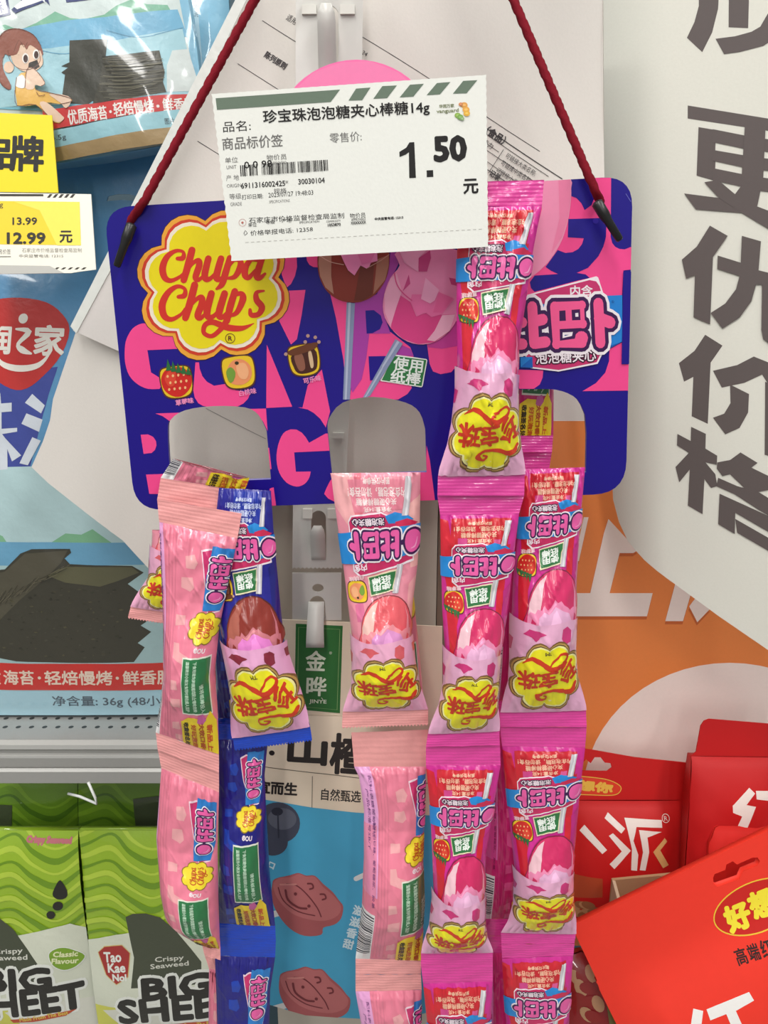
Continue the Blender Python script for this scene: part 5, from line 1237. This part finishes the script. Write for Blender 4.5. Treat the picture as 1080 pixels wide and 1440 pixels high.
# left slot
pack('back', 'pink', [(200, 247, 636, 352, 664), (252, 243, 646, 350, 673), (290, 226, 672, 344, 690), (315, 221, 702, 340, 722)], .322, 'end of a pink lollipop folded over the left slot edge, topmost of its strip', S1, seed=8, H=.35, v0=245, top=False, sh=13)
pack('back', 'blue', [(-25, 300, 1018, 377, 1018), (0, 304, 1040, 377, 1040), (60, 305, 1090, 372, 1090), (150, 306, 1152, 375, 1152), (220, 306, 1222, 379, 1225), (290, 303, 1298, 387, 1302), (315, 300, 1320, 388, 1322)], .327, 'blue lollipop turned back-side out, just below the front-facing blue one', S1, seed=9, sh=-4)
pack('back', 'blue', [(-25, 300, 1320, 388, 1322), (0, 302, 1344, 387, 1346), (60, 304, 1392, 380, 1392), (150, 306, 1470, 378, 1470), (290, 303, 1600, 385, 1600)], .327, 'blue lollipop turned back-side out, lowest of the blue strip', S1, seed=10, sh=-4, bottom=False)
pack('front', 'blue', [(-10, 318, 668, 381, 672), (0, 308, 686, 381, 690), (65, 299, 766, 386, 766), (150, 306, 868, 396, 868), (200, 318, 925, 402, 916), (241, 328, 978, 420, 970), (290, 327, 1036, 436, 1020), (315, 330, 1054, 439, 1040)], .320, 'front-facing blue lollipop with brown candy picture, beside the left pink strip', S1, seed=11, top=False, free=True)
pack('back', 'pink', [(-25, 221, 702, 340, 722), (0, 224, 734, 334, 757), (70, 227, 805, 320, 822), (140, 230, 880, 308, 886), (200, 230, 945, 302, 946), (245, 226, 985, 306, 994), (290, 219, 1030, 308, 1060), (315, 222, 1055, 308, 1086)], .314, 'back-facing pink lollipop with green note, upper one at far left', S1, seed=12, crease=1.5, sh=4)
pack('back', 'pink', [(-25, 222, 1055, 308, 1086), (0, 227, 1080, 308, 1114), (90, 220, 1178, 306, 1192), (180, 225, 1250, 307, 1258), (225, 232, 1284, 308, 1290), (265, 262, 1312, 309, 1318), (290, 284, 1328, 310, 1334), (315, 288, 1344, 310, 1350)], .316, 'twisted pink lollipop with green note, second down at far left', S1, seed=13, sh=-2)
pack('back', 'pink', [(-25, 288, 1344, 310, 1350), (0, 294, 1362, 316, 1366), (290, 292, 1600, 330, 1600)], .332, 'sliver of a pink lollipop beside the lowest blue one', S1, seed=14, bottom=False, H=.5)
# middle slot
pack('front', 'pink', [(-8, 463, 662, 592, 661), (8, 466, 669, 591, 667), (20, 469, 695, 591, 695), (55, 476, 748, 590, 738), (90, 484, 805, 587, 795), (140, 490, 857, 580, 850), (180, 495, 895, 578, 888), (220, 497, 936, 582, 930), (255, 496, 965, 588, 964), (290, 482, 999, 602, 996), (315, 481, 1022, 602, 1018)], .318, 'front-facing pink lollipop with peach picture, hanging from the middle slot', S2, seed=15, crease=1.2, v0=-0, top=False, free=True)
pack('back', 'pink', [(-25, 494, 1030, 602, 1026), (0, 498, 1078, 600, 1078), (20, 505, 1092, 598, 1090), (70, 512, 1138, 597, 1138), (150, 512, 1204, 595, 1204), (220, 509, 1275, 597, 1270), (265, 503, 1320, 594, 1320), (290, 500, 1348, 592, 1350), (315, 500, 1370, 592, 1370)], .322, 'back-facing pink lollipop with barcode, below the peach-picture pink one', S2, seed=16, sh=20)
pack('back', 'pink', [(-25, 500, 1370, 592, 1370), (0, 500, 1394, 593, 1392), (60, 508, 1440, 592, 1440), (290, 500, 1610, 592, 1610)], .322, 'pink lollipop cut off by the picture bottom in the middle strip', S2, seed=17, sh=20, bottom=False)
# right slot
pack('front', 'magenta', [(-8, 735, 652, 823, 650), (0, 733, 660, 823, 657), (80, 728, 755, 815, 745), (140, 721, 822, 811, 815), (185, 719, 875, 809, 868), (225, 719, 925, 807, 915), (255, 717, 957, 809, 950), (290, 703, 1000, 824, 997), (315, 703, 1022, 825, 1022)], .319, 'front-facing magenta lollipop with strawberry, hanging from the right slot', S4, seed=18, crease=1.9, top=False)
pack('front', 'magenta', [(-25, 703, 1022, 825, 1022), (0, 706, 1049, 823, 1051), (60, 712, 1112, 817, 1100), (150, 721, 1196, 808, 1192), (200, 725, 1236, 804, 1232), (250, 724, 1270, 804, 1268), (275, 716, 1294, 808, 1294), (290, 704, 1309, 810, 1311), (315, 705, 1327, 808, 1327)], .321, 'front-facing magenta lollipop with strawberry, second down in the right strip', S4, seed=19)
pack('front', 'magenta', [(-25, 705, 1327, 808, 1327), (0, 706, 1348, 806, 1344), (60, 709, 1402, 802, 1402), (100, 712, 1440, 800, 1440), (290, 705, 1610, 800, 1610)], .321, 'magenta lollipop cut off by the picture bottom in the right strip', S4, seed=20, bottom=False)
# over the card top
pack('front', 'magenta', [(-25, 655, 256, 765, 253), (0, 650, 291, 762, 289), (45, 643, 351, 750, 350), (110, 642, 432, 738, 432), (153, 643, 489, 729, 489), (200, 643, 550, 726, 550), (235, 638, 595, 726, 595), (258, 632, 625, 729, 624), (290, 616, 668, 738, 666), (315, 615, 697, 737, 697)], .306, 'crinkled magenta lollipop laid over the card, topmost and partly behind the price tag', S3, seed=21, crease=2.2)
pack('front', 'magenta', [(-25, 615, 697, 737, 697), (0, 619, 724, 730, 722), (55, 620, 780, 723, 778), (130, 622, 860, 714, 860), (185, 626, 918, 703, 918), (225, 626, 960, 699, 958), (255, 620, 990, 697, 988), (290, 602, 1030, 702, 1026), (315, 599, 1050, 703, 1048)], .308, 'magenta lollipop with strawberry, next below the crinkled topmost one', S3, seed=22)
pack('front', 'magenta', [(-25, 599, 1050, 703, 1048), (0, 599, 1076, 704, 1076), (60, 605, 1135, 694, 1135), (130, 608, 1204, 684, 1200), (190, 610, 1262, 681, 1260), (235, 606, 1300, 680, 1300), (265, 599, 1320, 683, 1318), (290, 592, 1338, 693, 1337), (315, 592, 1358, 693, 1358)], .310, 'magenta lollipop with strawberry, third down left of the right strip', S3, seed=23)
pack('front', 'magenta', [(-25, 592, 1358, 693, 1358), (0, 595, 1383, 693, 1380), (60, 601, 1440, 690, 1440), (290, 592, 1620, 690, 1620)], .310, 'magenta lollipop cut off by the picture bottom, left of the right strip', S3, seed=24, bottom=False)
